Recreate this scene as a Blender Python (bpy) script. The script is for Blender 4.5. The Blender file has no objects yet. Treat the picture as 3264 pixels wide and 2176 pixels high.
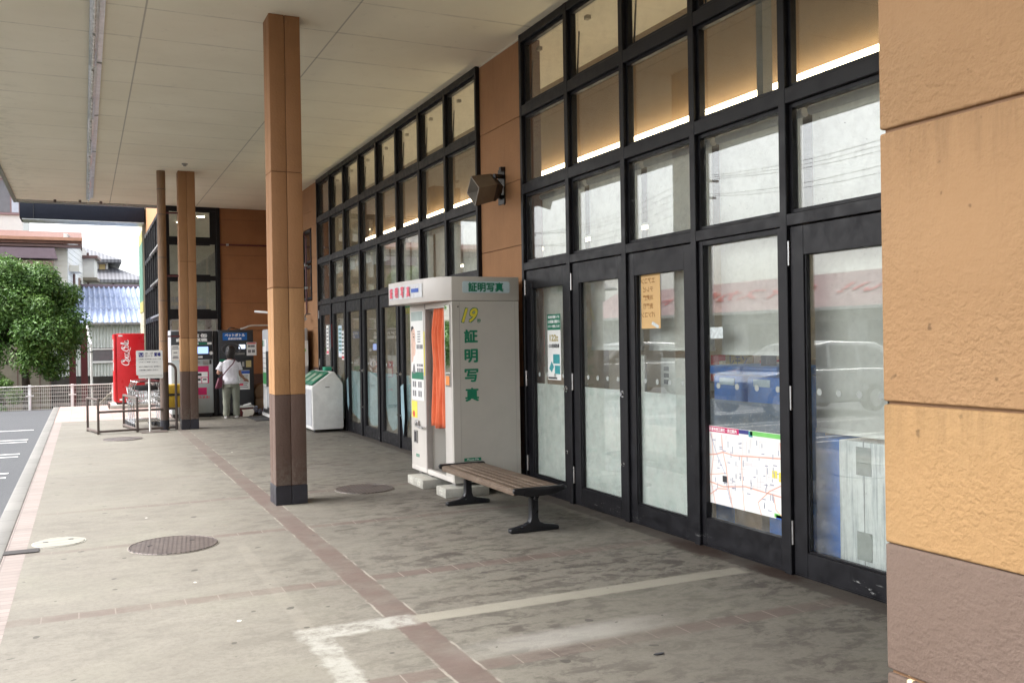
import bpy, bmesh, math, random
from mathutils import Vector, Matrix
random.seed(7)
S = bpy.context.scene
C = S.collection
# ---------------------------------------------------------------- camera
yaw, pitch, roll = 0.4369026, -0.00315938, -0.0157958726
F = Vector((math.sin(yaw)*math.cos(pitch), math.cos(yaw)*math.cos(pitch), math.sin(pitch)))
R_ = Vector((math.cos(yaw), -math.sin(yaw), 0)); U_ = R_.cross(F)
R2 = R_*math.cos(roll)+U_*math.sin(roll); U2 = -R_*math.sin(roll)+U_*math.cos(roll)
cam = bpy.data.objects.new('camera', bpy.data.cameras.new('camera')); C.objects.link(cam)
cam.matrix_world = Matrix(((R2.x, U2.x, -F.x, 0), (R2.y, U2.y, -F.y, 0), (R2.z, U2.z, -F.z, 1.70), (0, 0, 0, 1)))
cam.data.sensor_width = 36; cam.data.lens = 2925.9/3264*36
cam.data.clip_start = 0.05; cam.data.clip_end = 2000
S.camera = cam
# ---------------------------------------------------------------- sky, sun, exposure (overcast)
W = bpy.data.worlds.new("World"); S.world = W; W.use_nodes = True
wn = W.node_tree; wn.nodes.clear()
sky = wn.nodes.new('ShaderNodeTexSky'); sky.sky_type = 'NISHITA'; sky.sun_disc = False
sky.sun_elevation = math.radians(52); sky.sun_rotation = math.radians(283)
sky.air_density = 1.0; sky.dust_density = 4.0; sky.ozone_density = 1.0
hs = wn.nodes.new('ShaderNodeHueSaturation'); hs.inputs['Saturation'].default_value = 0.27
bg = wn.nodes.new('ShaderNodeBackground'); bg.inputs[1].default_value = 0.15
wo = wn.nodes.new('ShaderNodeOutputWorld')
wn.links.new(sky.outputs[0], hs.inputs['Color']); wn.links.new(hs.outputs[0], bg.inputs[0]); wn.links.new(bg.outputs[0], wo.inputs[0])
sd = bpy.data.lights.new('sun', 'SUN'); sd.energy = 1.3; sd.angle = math.radians(25); sd.color = (1, .985, .96)
sun = bpy.data.objects.new('sun', sd); C.objects.link(sun)
# light comes from the left (-X), high
dirv = Vector((math.sin(math.radians(283))*math.cos(math.radians(52)), math.cos(math.radians(283))*math.cos(math.radians(52)), math.sin(math.radians(52))))
sun.rotation_euler = dirv.to_track_quat('Z', 'Y').to_euler()
S.view_settings.view_transform = 'Standard'; S.view_settings.look = 'None'
S.view_settings.gamma = 1; S.view_settings.exposure = 2.2
try:
    S.cycles.max_bounces = 10; S.cycles.diffuse_bounces = 5; S.cycles.transparent_max_bounces = 24
    S.cycles.glossy_bounces = 4; S.cycles.caustics_reflective = False; S.cycles.caustics_refractive = False
except Exception: pass

# ---------------------------------------------------------------- node helpers
class NT:
    def __init__(s, name):
        s.m = bpy.data.materials.new(name); s.m.use_nodes = True
        s.t = s.m.node_tree; s.t.nodes.clear()
        s.out = s.t.nodes.new('ShaderNodeOutputMaterial')
        s.tc = None
    def n(s, ty, **k):
        nd = s.t.nodes.new(ty)
        for a, b in k.items(): setattr(nd, a, b)
        return nd
    def l(s, a, b): s.t.links.new(a, b)
    def co(s):
        if not s.tc: s.tc = s.n('ShaderNodeTexCoord')
        return s.tc.outputs['Object']
    def xyz(s):
        q = s.n('ShaderNodeSeparateXYZ'); s.l(s.co(), q.inputs[0]); return q.outputs
    def put(s, v, i):
        if isinstance(v, (int, float)): i.default_value = v
        elif isinstance(v, (tuple, list)): i.default_value = tuple(v)+((1,) if len(v) == 3 and len(i.default_value) == 4 else ())
        else: s.l(v, i)
    def math(s, op, a, b=0.0, c=0.0, clamp=False):
        q = s.n('ShaderNodeMath', operation=op, use_clamp=clamp)
        s.put(a, q.inputs[0]); s.put(b, q.inputs[1]); s.put(c, q.inputs[2]); return q.outputs[0]
    def ramp(s, v, a, b, lo=0., hi=1.):
        q = s.n('ShaderNodeMapRange'); s.put(v, q.inputs[0])
        for i, x in zip((1, 2, 3, 4), (a, b, lo, hi)): q.inputs[i].default_value = x
        return q.outputs[0]
    def noise(s, scale, detail=4, rough=.5, vec=None, stretch=None, dist=0.):
        q = s.n('ShaderNodeTexNoise'); q.inputs['Scale'].default_value = scale
        q.inputs['Detail'].default_value = detail; q.inputs['Roughness'].default_value = rough
        q.inputs['Distortion'].default_value = dist
        v = vec or s.co()
        if stretch:
            mp = s.n('ShaderNodeMapping'); mp.inputs['Scale'].default_value = stretch; s.l(v, mp.inputs[0]); v = mp.outputs[0]
        s.l(v, q.inputs['Vector']); return q.outputs['Fac']
    def mix(s, f, a, b, mode='MIX'):
        q = s.n('ShaderNodeMix', data_type='RGBA', blend_type=mode)
        s.put(f, q.inputs[0]); s.put(a, q.inputs[6]); s.put(b, q.inputs[7]); return q.outputs[2]
    def band(s, v, a, b, soft=.004):
        return s.math('MULTIPLY', s.ramp(v, a-soft, a+soft), s.ramp(v, b-soft, b+soft, 1, 0))
    def bump(s, h, strength=.3, dist=.01):
        q = s.n('ShaderNodeBump'); q.inputs['Strength'].default_value = strength; q.inputs['Distance'].default_value = dist
        s.put(h, q.inputs['Height']); return q.outputs[0]
    def bsdf(s, col, rough=.6, metal=0., normal=None, spec=None, **kw):
        b = s.n('ShaderNodeBsdfPrincipled'); s.put(col, b.inputs['Base Color']); s.put(rough, b.inputs['Roughness'])
        s.put(metal, b.inputs['Metallic'])
        if normal is not None: s.l(normal, b.inputs['Normal'])
        if spec is not None: b.inputs['Specular IOR Level'].default_value = spec
        for k, v in kw.items(): s.put(v, b.inputs[k.replace('_', ' ')])
        s.l(b.outputs[0], s.out.inputs[0]); return s.m
M = {}
def mul(c, f): return tuple(min(1, x*f) for x in c)
def mat(name, col, rough=.5, metal=0., var=.12, scale=6., bump=0., bscale=60., spec=None, dirt=0., **kw):
    """painted / plain surface with mottling, fine bump and optional grime patches"""
    if name in M: return M[name]
    t = NT(name)
    f = t.noise(scale, 5, .6)
    c = t.mix(t.ramp(f, .3, .7), mul(col, 1-var), mul(col, 1+var*.6))
    if dirt:
        g = t.noise(2.3, 6, .65, dist=.4)
        c = t.mix(t.math('MULTIPLY', t.ramp(g, .5, .75), dirt), c, mul(col, .45))
    nm = None
    if bump: nm = t.bump(t.noise(bscale, 3, .6), bump, .004)
    rr = t.ramp(t.noise(scale*2.1, 3), .3, .7, max(.02, rough-.07), min(1, rough+.07))
    M[name] = t.bsdf(c, rr, metal, nm, spec, **kw); return M[name]

# ---------------------------------------------------------------- object helpers
def tag(o, label=None, cat=None, group=None, kind=None):
    if label: o['label'] = label
    if cat: o['category'] = cat
    if group: o['group'] = group
    if kind: o['kind'] = kind
    return o
def empty(name, loc, label=None, cat=None, group=None):
    o = bpy.data.objects.new(name, None); C.objects.link(o); o.location = loc; o.empty_display_size = .2
    return tag(o, label, cat, group)
def base(p):
    v = Vector((0, 0, 0))
    while p: v += p.location; p = p.parent
    return v
def link_mesh(me, name, mats, parent, smooth=False):
    o = bpy.data.objects.new(name, me); C.objects.link(o)
    for m in (mats if isinstance(mats, (list, tuple)) else [mats]): me.materials.append(m)
    if smooth:
        for p in me.polygons: p.use_smooth = True
    if parent: o.parent = parent
    return o
class MB:
    """collects shapes given in world coordinates; build() makes ONE mesh object local to its parent"""
    def __init__(s): s.v = []; s.f = []; s.mi = []; s.cur = 0; s.ch = []
    def add(s, vs, fs):
        k = len(s.v); s.ch.append((list(vs), list(fs))); s.v += [tuple(v) for v in vs]; s.f += [tuple(i+k for i in f) for f in fs]; s.mi += [s.cur]*len(fs); return s
    def box(s, x0, x1, y0, y1, z0, z1):
        x0, x1 = min(x0, x1), max(x0, x1); y0, y1 = min(y0, y1), max(y0, y1); z0, z1 = min(z0, z1), max(z0, z1)
        return s.add([(x0, y0, z0), (x1, y0, z0), (x1, y1, z0), (x0, y1, z0), (x0, y0, z1), (x1, y0, z1), (x1, y1, z1), (x0, y1, z1)],
                     [(3, 2, 1, 0), (4, 5, 6, 7), (0, 1, 5, 4), (1, 2, 6, 5), (2, 3, 7, 6), (3, 0, 4, 7)])
    def obox(s, c, ax, ay, az):
        """box from centre and three half-axis vectors"""
        c, ax, ay, az = map(Vector, (c, ax, ay, az)); P = []
        for k in (-1, 1):
            for i, j in ((-1, -1), (1, -1), (1, 1), (-1, 1)): P.append(c+ax*i+ay*j+az*k)
        fs = [(3, 2, 1, 0), (4, 5, 6, 7), (0, 1, 5, 4), (1, 2, 6, 5), (2, 3, 7, 6), (3, 0, 4, 7)]
        if ax.cross(ay).dot(az) < 0: fs = [tuple(reversed(f)) for f in fs]
        return s.add(P, fs)
    def beam(s, a, b, w, h=None, up=(0, 0, 1)):
        a, b = Vector(a), Vector(b); h = h or w; d = (b-a); L = d.length; d.normalize(); up = Vector(up)
        if abs(d.dot(up)) > .99: up = Vector((1, 0, 0))
        r = d.cross(up).normalized(); u = r.cross(d)
        return s.obox((a+b)/2, r*w/2, d*L/2, u*h/2)
    def tube(s, pts, r, n=8, cap=True, closed=False):
        pts = [Vector(p) for p in pts]; rs = r if isinstance(r, (list, tuple)) else [r]*len(pts)
        k = len(s.v); N = len(pts); prev = None; V = []
        for i, p in enumerate(pts):
            a = pts[i-1] if (i or closed) else p; b = pts[(i+1) % N] if (i < N-1 or closed) else p
            d = (b-a)
            if d.length < 1e-9: d = Vector((0, 0, 1))
            d.normalize()
            if prev is None:
                q = Vector((0, 0, 1)) if abs(d.z) < .9 else Vector((1, 0, 0)); u = d.cross(q).normalized()
            else:
                u = (prev-d*prev.dot(d)); u = u.normalized() if u.length > 1e-6 else d.orthogonal().normalized()
            prev = u; w = d.cross(u)
            for j in range(n):
                t = 2*math.pi*j/n; V.append(p+(u*math.cos(t)+w*math.sin(t))*rs[i])
        fs = []
        for i in range(N if closed else N-1):
            for j in range(n):
                a = i*n+j; b = i*n+(j+1) % n; c = ((i+1) % N)*n+(j+1) % n; d_ = ((i+1) % N)*n+j; fs.append((a, b, c, d_))
        if cap and not closed: fs += [tuple(reversed(range(n))), tuple(range((N-1)*n, N*n))]
        return s.add(V, fs)
    def cyl(s, c, r, h, n=24, axis='z', r2=None):
        c = Vector(c); d = {'x': Vector((1, 0, 0)), 'y': Vector((0, 1, 0)), 'z': Vector((0, 0, 1))}[axis] if isinstance(axis, str) else Vector(axis).normalized()
        return s.tube([c, c+d*h], [r, r if r2 is None else r2], n)
    def prism(s, poly, o, u, v, w):
        """poly in (u,v) plane at origin o, extruded along w"""
        o, u, v, w = map(Vector, (o, u, v, w)); n = len(poly)
        A = [o+u*a+v*b for a, b in poly]; B = [p+w for p in A]
        area = sum(poly[i][0]*poly[(i+1) % n][1]-poly[(i+1) % n][0]*poly[i][1] for i in range(n))
        flip = (u.cross(v).dot(w) > 0) == (area > 0)
        f0 = tuple(range(n)); f1 = tuple(range(n, 2*n)); sd = [(i, (i+1) % n, n+(i+1) % n, n+i) for i in range(n)]
        if flip: fs = [tuple(reversed(f0)), f1]+sd
        else: fs = [f0, tuple(reversed(f1))]+[tuple(reversed(q)) for q in sd]
        return s.add(A+B, fs)
    def quad(s, a, b, c, d): return s.add([a, b, c, d], [(0, 1, 2, 3)])
    def each(s, name, mats, parent=None, bevel=0., seg=2, smooth=False):
        """every shape added becomes an object of its own"""
        return [MB().add(v, f).build(name, mats, parent, bevel, seg, smooth) for v, f in s.ch]
    def build(s, name, mats, parent=None, bevel=0., seg=2, smooth=False):
        b = base(parent); me = bpy.data.meshes.new(name)
        me.from_pydata([(v[0]-b.x, v[1]-b.y, v[2]-b.z) for v in s.v], [], s.f)
        for i, p in enumerate(me.polygons): p.material_index = s.mi[i]
        me.update()
        if bevel:
            bm = bmesh.new(); bm.from_mesh(me)
            es = [e for e in bm.edges if len(e.link_faces) == 2 and e.calc_face_angle(0) > .5]
            try: bmesh.ops.bevel(bm, geom=es, offset=bevel, segments=seg, profile=.5, affect='EDGES', clamp_overlap=True)
            except Exception as ex: print('bevel', name, ex)
            bm.to_mesh(me); bm.free()
            smooth = True
        o = link_mesh(me, name, mats, parent, False)
        if smooth:
            try: me.shade_smooth_by_angle if False else None
            except Exception: pass
            for p in me.polygons: p.use_smooth = True
            bm = bmesh.new(); bm.from_mesh(me)
            for e in bm.edges: e.smooth = not (len(e.link_faces) == 2 and e.calc_face_angle(0) > .6)
            bm.to_mesh(me); bm.free()
        return o
def box(name, m, parent, x0, x1, y0, y1, z0, z1, bevel=0., seg=2): return MB().box(x0, x1, y0, y1, z0, z1).build(name, m, parent, bevel, seg)
def copy_tree(o, parent=None):
    c = o.copy(); C.objects.link(c); c.parent = parent
    for ch in list(o.children): copy_tree(ch, c)
    return c
# writing -----------------------------------------------------------------
FACE = {'-y': (Vector((1, 0, 0)), Vector((0, 0, 1))), '-x': (Vector((0, -1, 0)), Vector((0, 0, 1))), '+x': (Vector((0, 1, 0)), Vector((0, 0, 1))), '+y': (Vector((-1, 0, 0)), Vector((0, 0, 1)))}
def text_mesh(s, bold=0., shear=0.):
    cu = bpy.data.curves.new('t', 'FONT'); cu.body = s; cu.size = 1; cu.offset = bold; cu.shear = shear; cu.resolution_u = 3
    o = bpy.data.objects.new('t', cu); C.objects.link(o); bpy.context.view_layer.update()
    dg = bpy.context.evaluated_depsgraph_get(); me = bpy.data.meshes.new_from_object(o.evaluated_get(dg))
    V = [v.co.copy() for v in me.vertices]; Fc = [tuple(p.vertices) for p in me.polygons]
    bpy.data.objects.remove(o); bpy.data.curves.remove(cu); bpy.data.meshes.remove(me)
    return V, Fc
def write(mb, s, c, w, h, face='-y', bold=0.015, shear=0., off=.003, fit=True):
    """add flat lettering for string s, centred at c, fitted in w x h"""
    r, u = FACE[face] if isinstance(face, str) else face
    n = r.cross(u); V, Fc = text_mesh(s, 0, shear)
    if not V: return mb
    bold_em = bold
    x0, x1 = min(v.x for v in V), max(v.x for v in V); y0, y1 = min(v.y for v in V), max(v.y for v in V)
    sx = w/max(1e-6, x1-x0); sy = h/max(1e-6, y1-y0)
    if not fit: sx = sy = min(sx, sy)
    c = Vector(c)
    cps = [(0, 0)] if bold < .012 else [(0, 0), (1, 0), (-1, 0), (0, 1), (0, -1)] if bold < .03 else [(0, 0), (1, .6), (-1, -.6), (-.6, 1), (.6, -1)]
    sx *= 1/(1+2*bold/max(1e-6, x1-x0)); sy *= 1/(1+2*bold/max(1e-6, y1-y0))
    for k, (dx, dy) in enumerate(cps):
        mb.add([c+r*((v.x+dx*bold-(x0+x1)/2)*sx)+u*((v.y+dy*bold-(y0+y1)/2)*sy)+n*(off+k*.00012) for v in V], Fc)
    return mb
def plate(mb, c, w, h, face='-y', th=.004, off=0.):
    r, u = FACE[face] if isinstance(face, str) else face
    n = r.cross(u); return mb.obox(Vector(c)+n*(off+th/2), r*w/2, u*h/2, n*th/2)
def ribbon(mb, pts, w, face='-y', off=.003, c=(0, 0, 0)):
    """flat stroke through 2D points (u,v); w constant or list"""
    r, u = FACE[face] if isinstance(face, str) else face; n = r.cross(u); c = Vector(c)
    ws = w if isinstance(w, (list, tuple)) else [w]*len(pts); V = []
    for i, (a, b) in enumerate(pts):
        p = Vector(pts[max(0, i-1)]); q = Vector(pts[min(len(pts)-1, i+1)]); d = (q-p)
        d = d.normalized() if d.length > 0 else Vector((1, 0)); nn = Vector((-d.y, d.x))*ws[i]/2
        for sg in (1, -1): V.append(c+r*(a+nn.x*sg)+u*(b+nn.y*sg)+n*off)
    return mb.add(V, [(2*i, 2*i+1, 2*i+3, 2*i+2) for i in range(len(pts)-1)])
def smooth_pts(P, k=6, closed=False):
    out = []; n = len(P)
    for i in range(n if closed else n-1):
        p0 = P[(i-1) % n] if closed or i else P[0]; p1 = P[i]; p2 = P[(i+1) % n]; p3 = P[(i+2) % n] if closed or i+2 < n else P[-1]
        for j in range(k):
            t = j/k; out.append(tuple(.5*((2*b)+(-a+c)*t+(2*a-5*b+4*c-d)*t*t+(-a+3*b-3*c+d)*t**3) for a, b, c, d in zip(p0, p1, p2, p3)))
    if not closed: out.append(tuple(P[-1]))
    return out

# ---------------------------------------------------------------- materials
def wall_paint(name, col, lo=None, zsplit=None):
    t = NT(name); X, Y, Z = t.xyz()
    nn = t.noise(3., 6, .6); c = t.mix(t.ramp(nn, .3, .7), mul(col, .92), mul(col, 1.05))
    fine = t.noise(75., 3, .55); big = t.noise(38., 2, .5)
    h = t.math('ADD', t.math('MULTIPLY', t.ramp(big, .42, .62), .7), t.math('MULTIPLY', fine, .5))
    st = t.noise(5, 5, .7, stretch=(6, 6, .5)); c = t.mix(t.ramp(st, .54, .78, 0, .4), c, mul(col, .6))
    sc = t.noise(17, 6, .75, stretch=(1, 1, .6)); c = t.mix(t.ramp(sc, .66, .70, 0, .5), c, mul(col, 1.5))
    spl = t.math('MULTIPLY', t.ramp(Z, .15, .55, .6, 0), t.ramp(t.noise(22, 5, .7), .42, .62)); c = t.mix(spl, c, (.19, .175, .15))
    return t.bsdf(c, .75, 0, t.bump(h, .35, .004), .3)
ORANGE = (.345, .180, .086); BROWN = (.105, .068, .054); PLINTH = (.022, .023, .032)
M['orange'] = wall_paint('orange_stucco', ORANGE); M['brown'] = wall_paint('brown_stucco', BROWN)
M['orange_deep'] = wall_paint('deep_orange_stucco', (.33, .152, .066))
CHIP = (1.612, .858)
def stucco_heavy(name, col):
    t = NT(name)
    nn = t.noise(1.7, 6, .6); c = t.mix(t.ramp(nn, .3, .7), mul(col, .93), mul(col, 1.05))
    v = t.n('ShaderNodeTexVoronoi', feature='SMOOTH_F1'); v.inputs['Scale'].default_value = 74; v.inputs['Smoothness'].default_value = .6
    mp = t.n('ShaderNodeMapping'); mp.inputs['Rotation'].default_value = (.3, .4, .2); t.l(t.co(), mp.inputs[0])
    ds = t.n('ShaderNodeVectorMath', operation='ADD'); t.l(mp.outputs[0], ds.inputs[0])
    nz = t.n('ShaderNodeTexNoise'); nz.inputs['Scale'].default_value = 30; t.l(t.co(), nz.inputs['Vector'])
    sc = t.n('ShaderNodeVectorMath', operation='SCALE'); t.l(nz.outputs['Color'], sc.inputs[0]); sc.inputs['Scale'].default_value = .05
    t.l(sc.outputs[0], ds.inputs[1]); t.l(ds.outputs[0], v.inputs['Vector'])
    h = t.math('ADD', t.ramp(t.noise(62, 2, .5, stretch=(1, 1, 1.15)), .38, .66), t.math('MULTIPLY', t.noise(150, 3, .6), .6))
    low = t.noise(34, 2, .5); patch = t.ramp(t.noise(3.1, 4, .6), .35, .65, .35, 1.)
    h = t.math('MULTIPLY', t.math('ADD', h, t.math('MULTIPLY', low, .7)), patch)
    X, Y, Z = t.xyz()
    sp = t.noise(26, 2, .4); c = t.mix(t.ramp(sp, .74, .78), c, mul(col, .55))
    st = t.noise(4.2, 6, .72, stretch=(5, 5, .35)); c = t.mix(t.ramp(st, .55, .78, 0, .35), c, mul(col, .62))
    gr = t.noise(2.2, 6, .7); c = t.mix(t.ramp(gr, .52, .75, 0, .35), c, (col[0]*1.15, col[1]*1.22, col[2]*1.3))
    for gz in (.862, 1.527, 2.197):   # rain streaks and grime below the joints
        c = t.mix(t.math('MULTIPLY', t.ramp(t.math('SUBTRACT', gz, Z), .0, .16, .45, 0), t.math('MULTIPLY', t.ramp(st, .4, .62), t.math('GREATER_THAN', gz, Z))), c, mul(col, .45))
    chip = t.math('ADD', t.math('POWER', t.math('DIVIDE', t.math('SUBTRACT', Y, CHIP[0]-.9), .0075), 2.), t.math('POWER', t.math('DIVIDE', t.math('SUBTRACT', Z, CHIP[1]), .012), 2.))
    chip = t.math('ADD', chip, t.math('MULTIPLY', t.math('SUBTRACT', t.noise(90, 3), .5), 1.5)); c = t.mix(t.ramp(chip, .8, 1.1, 1, 0), c, (.62, .50, .30))
    return t.bsdf(c, .8, 0, t.bump(h, .5, .0045), .25)
M['orange_pier'] = stucco_heavy('orange_heavy_stucco', (.262, .155, .076)); M['brown_pier'] = stucco_heavy('brown_heavy_stucco', (.112, .079, .062)); M['orange_pier_low'] = stucco_heavy('yellow_heavy_stucco', (.278, .168, .076))
M['orange_low'] = wall_paint('pale_orange_stucco', (.385, .212, .098))
mat('groove', (.13, .06, .03), .8); mat('groove_pier', (.20, .11, .055), .8); mat('plinth_tile', PLINTH, .35, var=.3, bump=.1, dirt=.0); NT_pl = None
# dark window frame, slightly scratched
t = NT('black_frame'); f = t.noise(9, 5, .6); sp = t.noise(45, 3, .6)
c = t.mix(t.ramp(f, .3, .7), (.0045, .0045, .006), (.009, .009, .0115)); c = t.mix(t.ramp(sp, .70, .76, 0, .35), c, (.09, .09, .09))
X, Y, Z = t.xyz(); scf = t.noise(7, 6, .8, stretch=(1, 1, 5)); c = t.mix(t.math('MULTIPLY', t.math('MULTIPLY', t.band(Z, .04, .10, .01), t.ramp(t.noise(.9, 2), .52, .58)), t.ramp(scf, .59, .61, 0, .8)), c, (.35, .35, .34))
M['frame'] = t.bsdf(c, t.ramp(f, .3, .7, .3, .55), .0, t.bump(t.noise(150, 2), .05, .002), .3)
def thin_glass(name, tint=(1, 1, 1), dust=.05, k=.085):
    t = NT(name); lw = t.n('ShaderNodeLayerWeight'); lw.inputs['Blend'].default_value = .5
    fr = t.math('ADD', t.math('MULTIPLY', t.math('POWER', lw.outputs['Facing'], 5.), 1-k), k, clamp=True)
    tr = t.n('ShaderNodeBsdfTransparent'); t.put(tint, tr.inputs[0])
    gl = t.n('ShaderNodeBsdfGlossy'); gl.inputs['Roughness'].default_value = .0; t.put((1, 1, 1), gl.inputs[0])
    t.l(t.bump(t.noise(1.1, 1), .02, .02), gl.inputs['Normal'])
    m1 = t.n('ShaderNodeMixShader'); t.l(fr, m1.inputs[0]); t.l(tr.outputs[0], m1.inputs[1]); t.l(gl.outputs[0], m1.inputs[2])
    df = t.n('ShaderNodeBsdfDiffuse'); t.put((.52, .53, .52), df.inputs[0])
    d = t.noise(7, 6, .7); s2 = t.noise(60, 2, .5)
    fac = t.math('MAXIMUM', t.ramp(d, .45, .85, dust*.4, dust*2.2), t.ramp(s2, .73, .75, 0, .45))
    m2 = t.n('ShaderNodeMixShader'); t.l(fac, m2.inputs[0]); t.l(m1.outputs[0], m2.inputs[1]); t.l(df.outputs[0], m2.inputs[2])
    t.l(m2.outputs[0], t.out.inputs[0]); return t.m
M['glass'] = thin_glass('window_glass', (.95, .97, .95), .03)
M['glass_dirty'] = thin_glass('dusty_window_glass', (.93, .95, .93), .075)
def film(name, col, see=.25):
    t = NT(name); X, Y, Z = t.xyz(); d = t.noise(9, 6, .7); sp = t.noise(55, 3, .6)
    c = t.mix(t.ramp(d, .35, .7), col, mul(col, 1.2)); c = t.mix(t.ramp(sp, .6, .7, 0, .6), c, (.85, .87, .84))
    df = t.n('ShaderNodeBsdfDiffuse'); t.put(c, df.inputs[0]); tl = t.n('ShaderNodeBsdfTranslucent'); t.put(c, tl.inputs[0])
    gl = t.n('ShaderNodeBsdfGlossy'); gl.inputs['Roughness'].default_value = .35
    tr = t.n('ShaderNodeBsdfTransparent')
    a = t.n('ShaderNodeMixShader'); a.inputs[0].default_value = .3; t.l(df.outputs[0], a.inputs[1]); t.l(tl.outputs[0], a.inputs[2])
    b = t.n('ShaderNodeMixShader'); b.inputs[0].default_value = .1; t.l(a.outputs[0], b.inputs[1]); t.l(gl.outputs[0], b.inputs[2])
    e = t.n('ShaderNodeMixShader'); e.inputs[0].default_value = see; t.l(b.outputs[0], e.inputs[1]); t.l(tr.outputs[0], e.inputs[2])
    t.l(e.outputs[0], t.out.inputs[0]); return t.m
M['film'] = film('frosted_film', (.84, .92, .91), .03); M['film_blue'] = film('blue_frosted_film', (.36, .52, .58), .08)
M['film_clear'] = film('grey_frosted_film', (.22, .26, .33), .4)
mat('white_paint', (.74, .74, .72), .4, dirt=.15); mat('white_plain', (.8, .8, .78), .5, var=.05)
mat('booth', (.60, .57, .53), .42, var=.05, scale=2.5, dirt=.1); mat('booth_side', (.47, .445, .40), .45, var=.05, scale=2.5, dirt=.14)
mat('booth_inner', (.62, .65, .60), .5, var=.04); mat('booth_trim', (.33, .30, .28), .5)
mat('green_ink', (.005, .17, .09), .5, var=.05); mat('yellow_ink', (.65, .56, .05), .5, var=.06); mat('dark_ink', (.03, .03, .035), .6, var=.1)
mat('grey_ink', (.2, .2, .21), .6, var=.1); mat('red_ink', (.62, .03, .04), .5, var=.08); mat('pink_ink', (.75, .1, .16), .5, var=.08)
mat('magenta_ink', (.55, .015, .12), .5, var=.08); mat('blue_ink', (.03, .10, .45), .5, var=.08); mat('navy_ink', (.03, .035, .2), .5)
mat('lime_ink', (.18, .55, .13), .5); mat('orange_ink', (.8, .27, .06), .5); mat('white_ink', (.85, .85, .85), .5, var=.03)
mat('pale_blue', (.55, .68, .8), .5); mat('teal_ink', (.05, .33, .36), .5, var=.25, scale=30); mat('skin_print', (.72, .5, .4), .5, var=.2, scale=14)
mat('paper', (.78, .79, .77), .6, var=.05); mat('yellow_paper', (.78, .68, .10), .6, var=.05); mat('pale_print', (.60, .66, .66), .6, var=.3, scale=35)
mat('poster_orange', (.62, .40, .17), .6, var=.05)
mat('steel', (.46, .46, .46), .32, .9, var=.15); mat('chrome', (.7, .7, .7), .18, 1., var=.08); mat('galv', (.55, .58, .60), .38, .75, var=.2, scale=9, dirt=.35)
mat('grey_metal', (.26, .25, .24), .45, .3, dirt=.3); mat('brown_metal', (.11, .085, .075), .5, .2, dirt=.3); mat('black_metal', (.012, .013, .016), .33, .1, var=.3, dirt=.1, bump=.05)
mat('black_plastic', (.02, .02, .022), .5); mat('rubber', (.025, .025, .027), .75); mat('dark_grey', (.035, .037, .042), .42, var=.15, dirt=.1)
mat('silver_panel', (.46, .50, .50), .42, .1, var=.08); mat('light_grey', (.42, .43, .45), .5, var=.07)
mat('red_paint', (.50, .008, .014), .32, var=.08, scale=2); mat('dark_red', (.10, .018, .022), .5, dirt=.2)
mat('concrete_block', (.40, .39, .345), .9, var=.22, scale=11, bump=.5, bscale=90, dirt=.3)
mat('cardboard', (.30, .19, .11), .8, var=.15); mat('box_red', (.12, .02, .022), .6, var=.2)
mat('horn', (.165, .13, .095), .5, var=.2, scale=4, dirt=.35); mat('horn_in', (.30, .28, .25), .6, var=.2, scale=9, dirt=.3)
mat('screen_dark', (.02, .02, .03), .12)
t = NT('curtain_orange'); c = t.mix(t.ramp(t.noise(5, 4), .3, .7), (.62, .115, .04), (.75, .17, .065)); M['curtain'] = t.bsdf(c, .85, 0, t.bump(t.noise(220, 2), .1, .002), Sheen_Weight=.3)
def emit(name, col, st):
    t = NT(name); e = t.n('ShaderNodeEmission'); t.put(col, e.inputs[0]); e.inputs[1].default_value = st; t.l(e.outputs[0], t.out.inputs[0]); M[name] = t.m; return t.m
emit('lamp_tube', (1, .80, .54), 4.5); emit('downlight', (1, .86, .6), 7.); emit('lcd', (.35, .5, 1.), .42); emit('lcd_white', (.7, .8, 1.), .4)
# bench wood
t = NT('worn_wood'); g = t.noise(14, 7, .65, stretch=(16, 1.2, 16), dist=.6); d = t.noise(3.2, 5, .6)
c = t.mix(t.ramp(g, .3, .72), (.050, .035, .025), (.17, .120, .083)); c = t.mix(t.ramp(d, .5, .72, 0, .55), c, (.24, .19, .145))
M['wood'] = t.bsdf(c, .62, 0, t.bump(g, .35, .003), .4)
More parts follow.
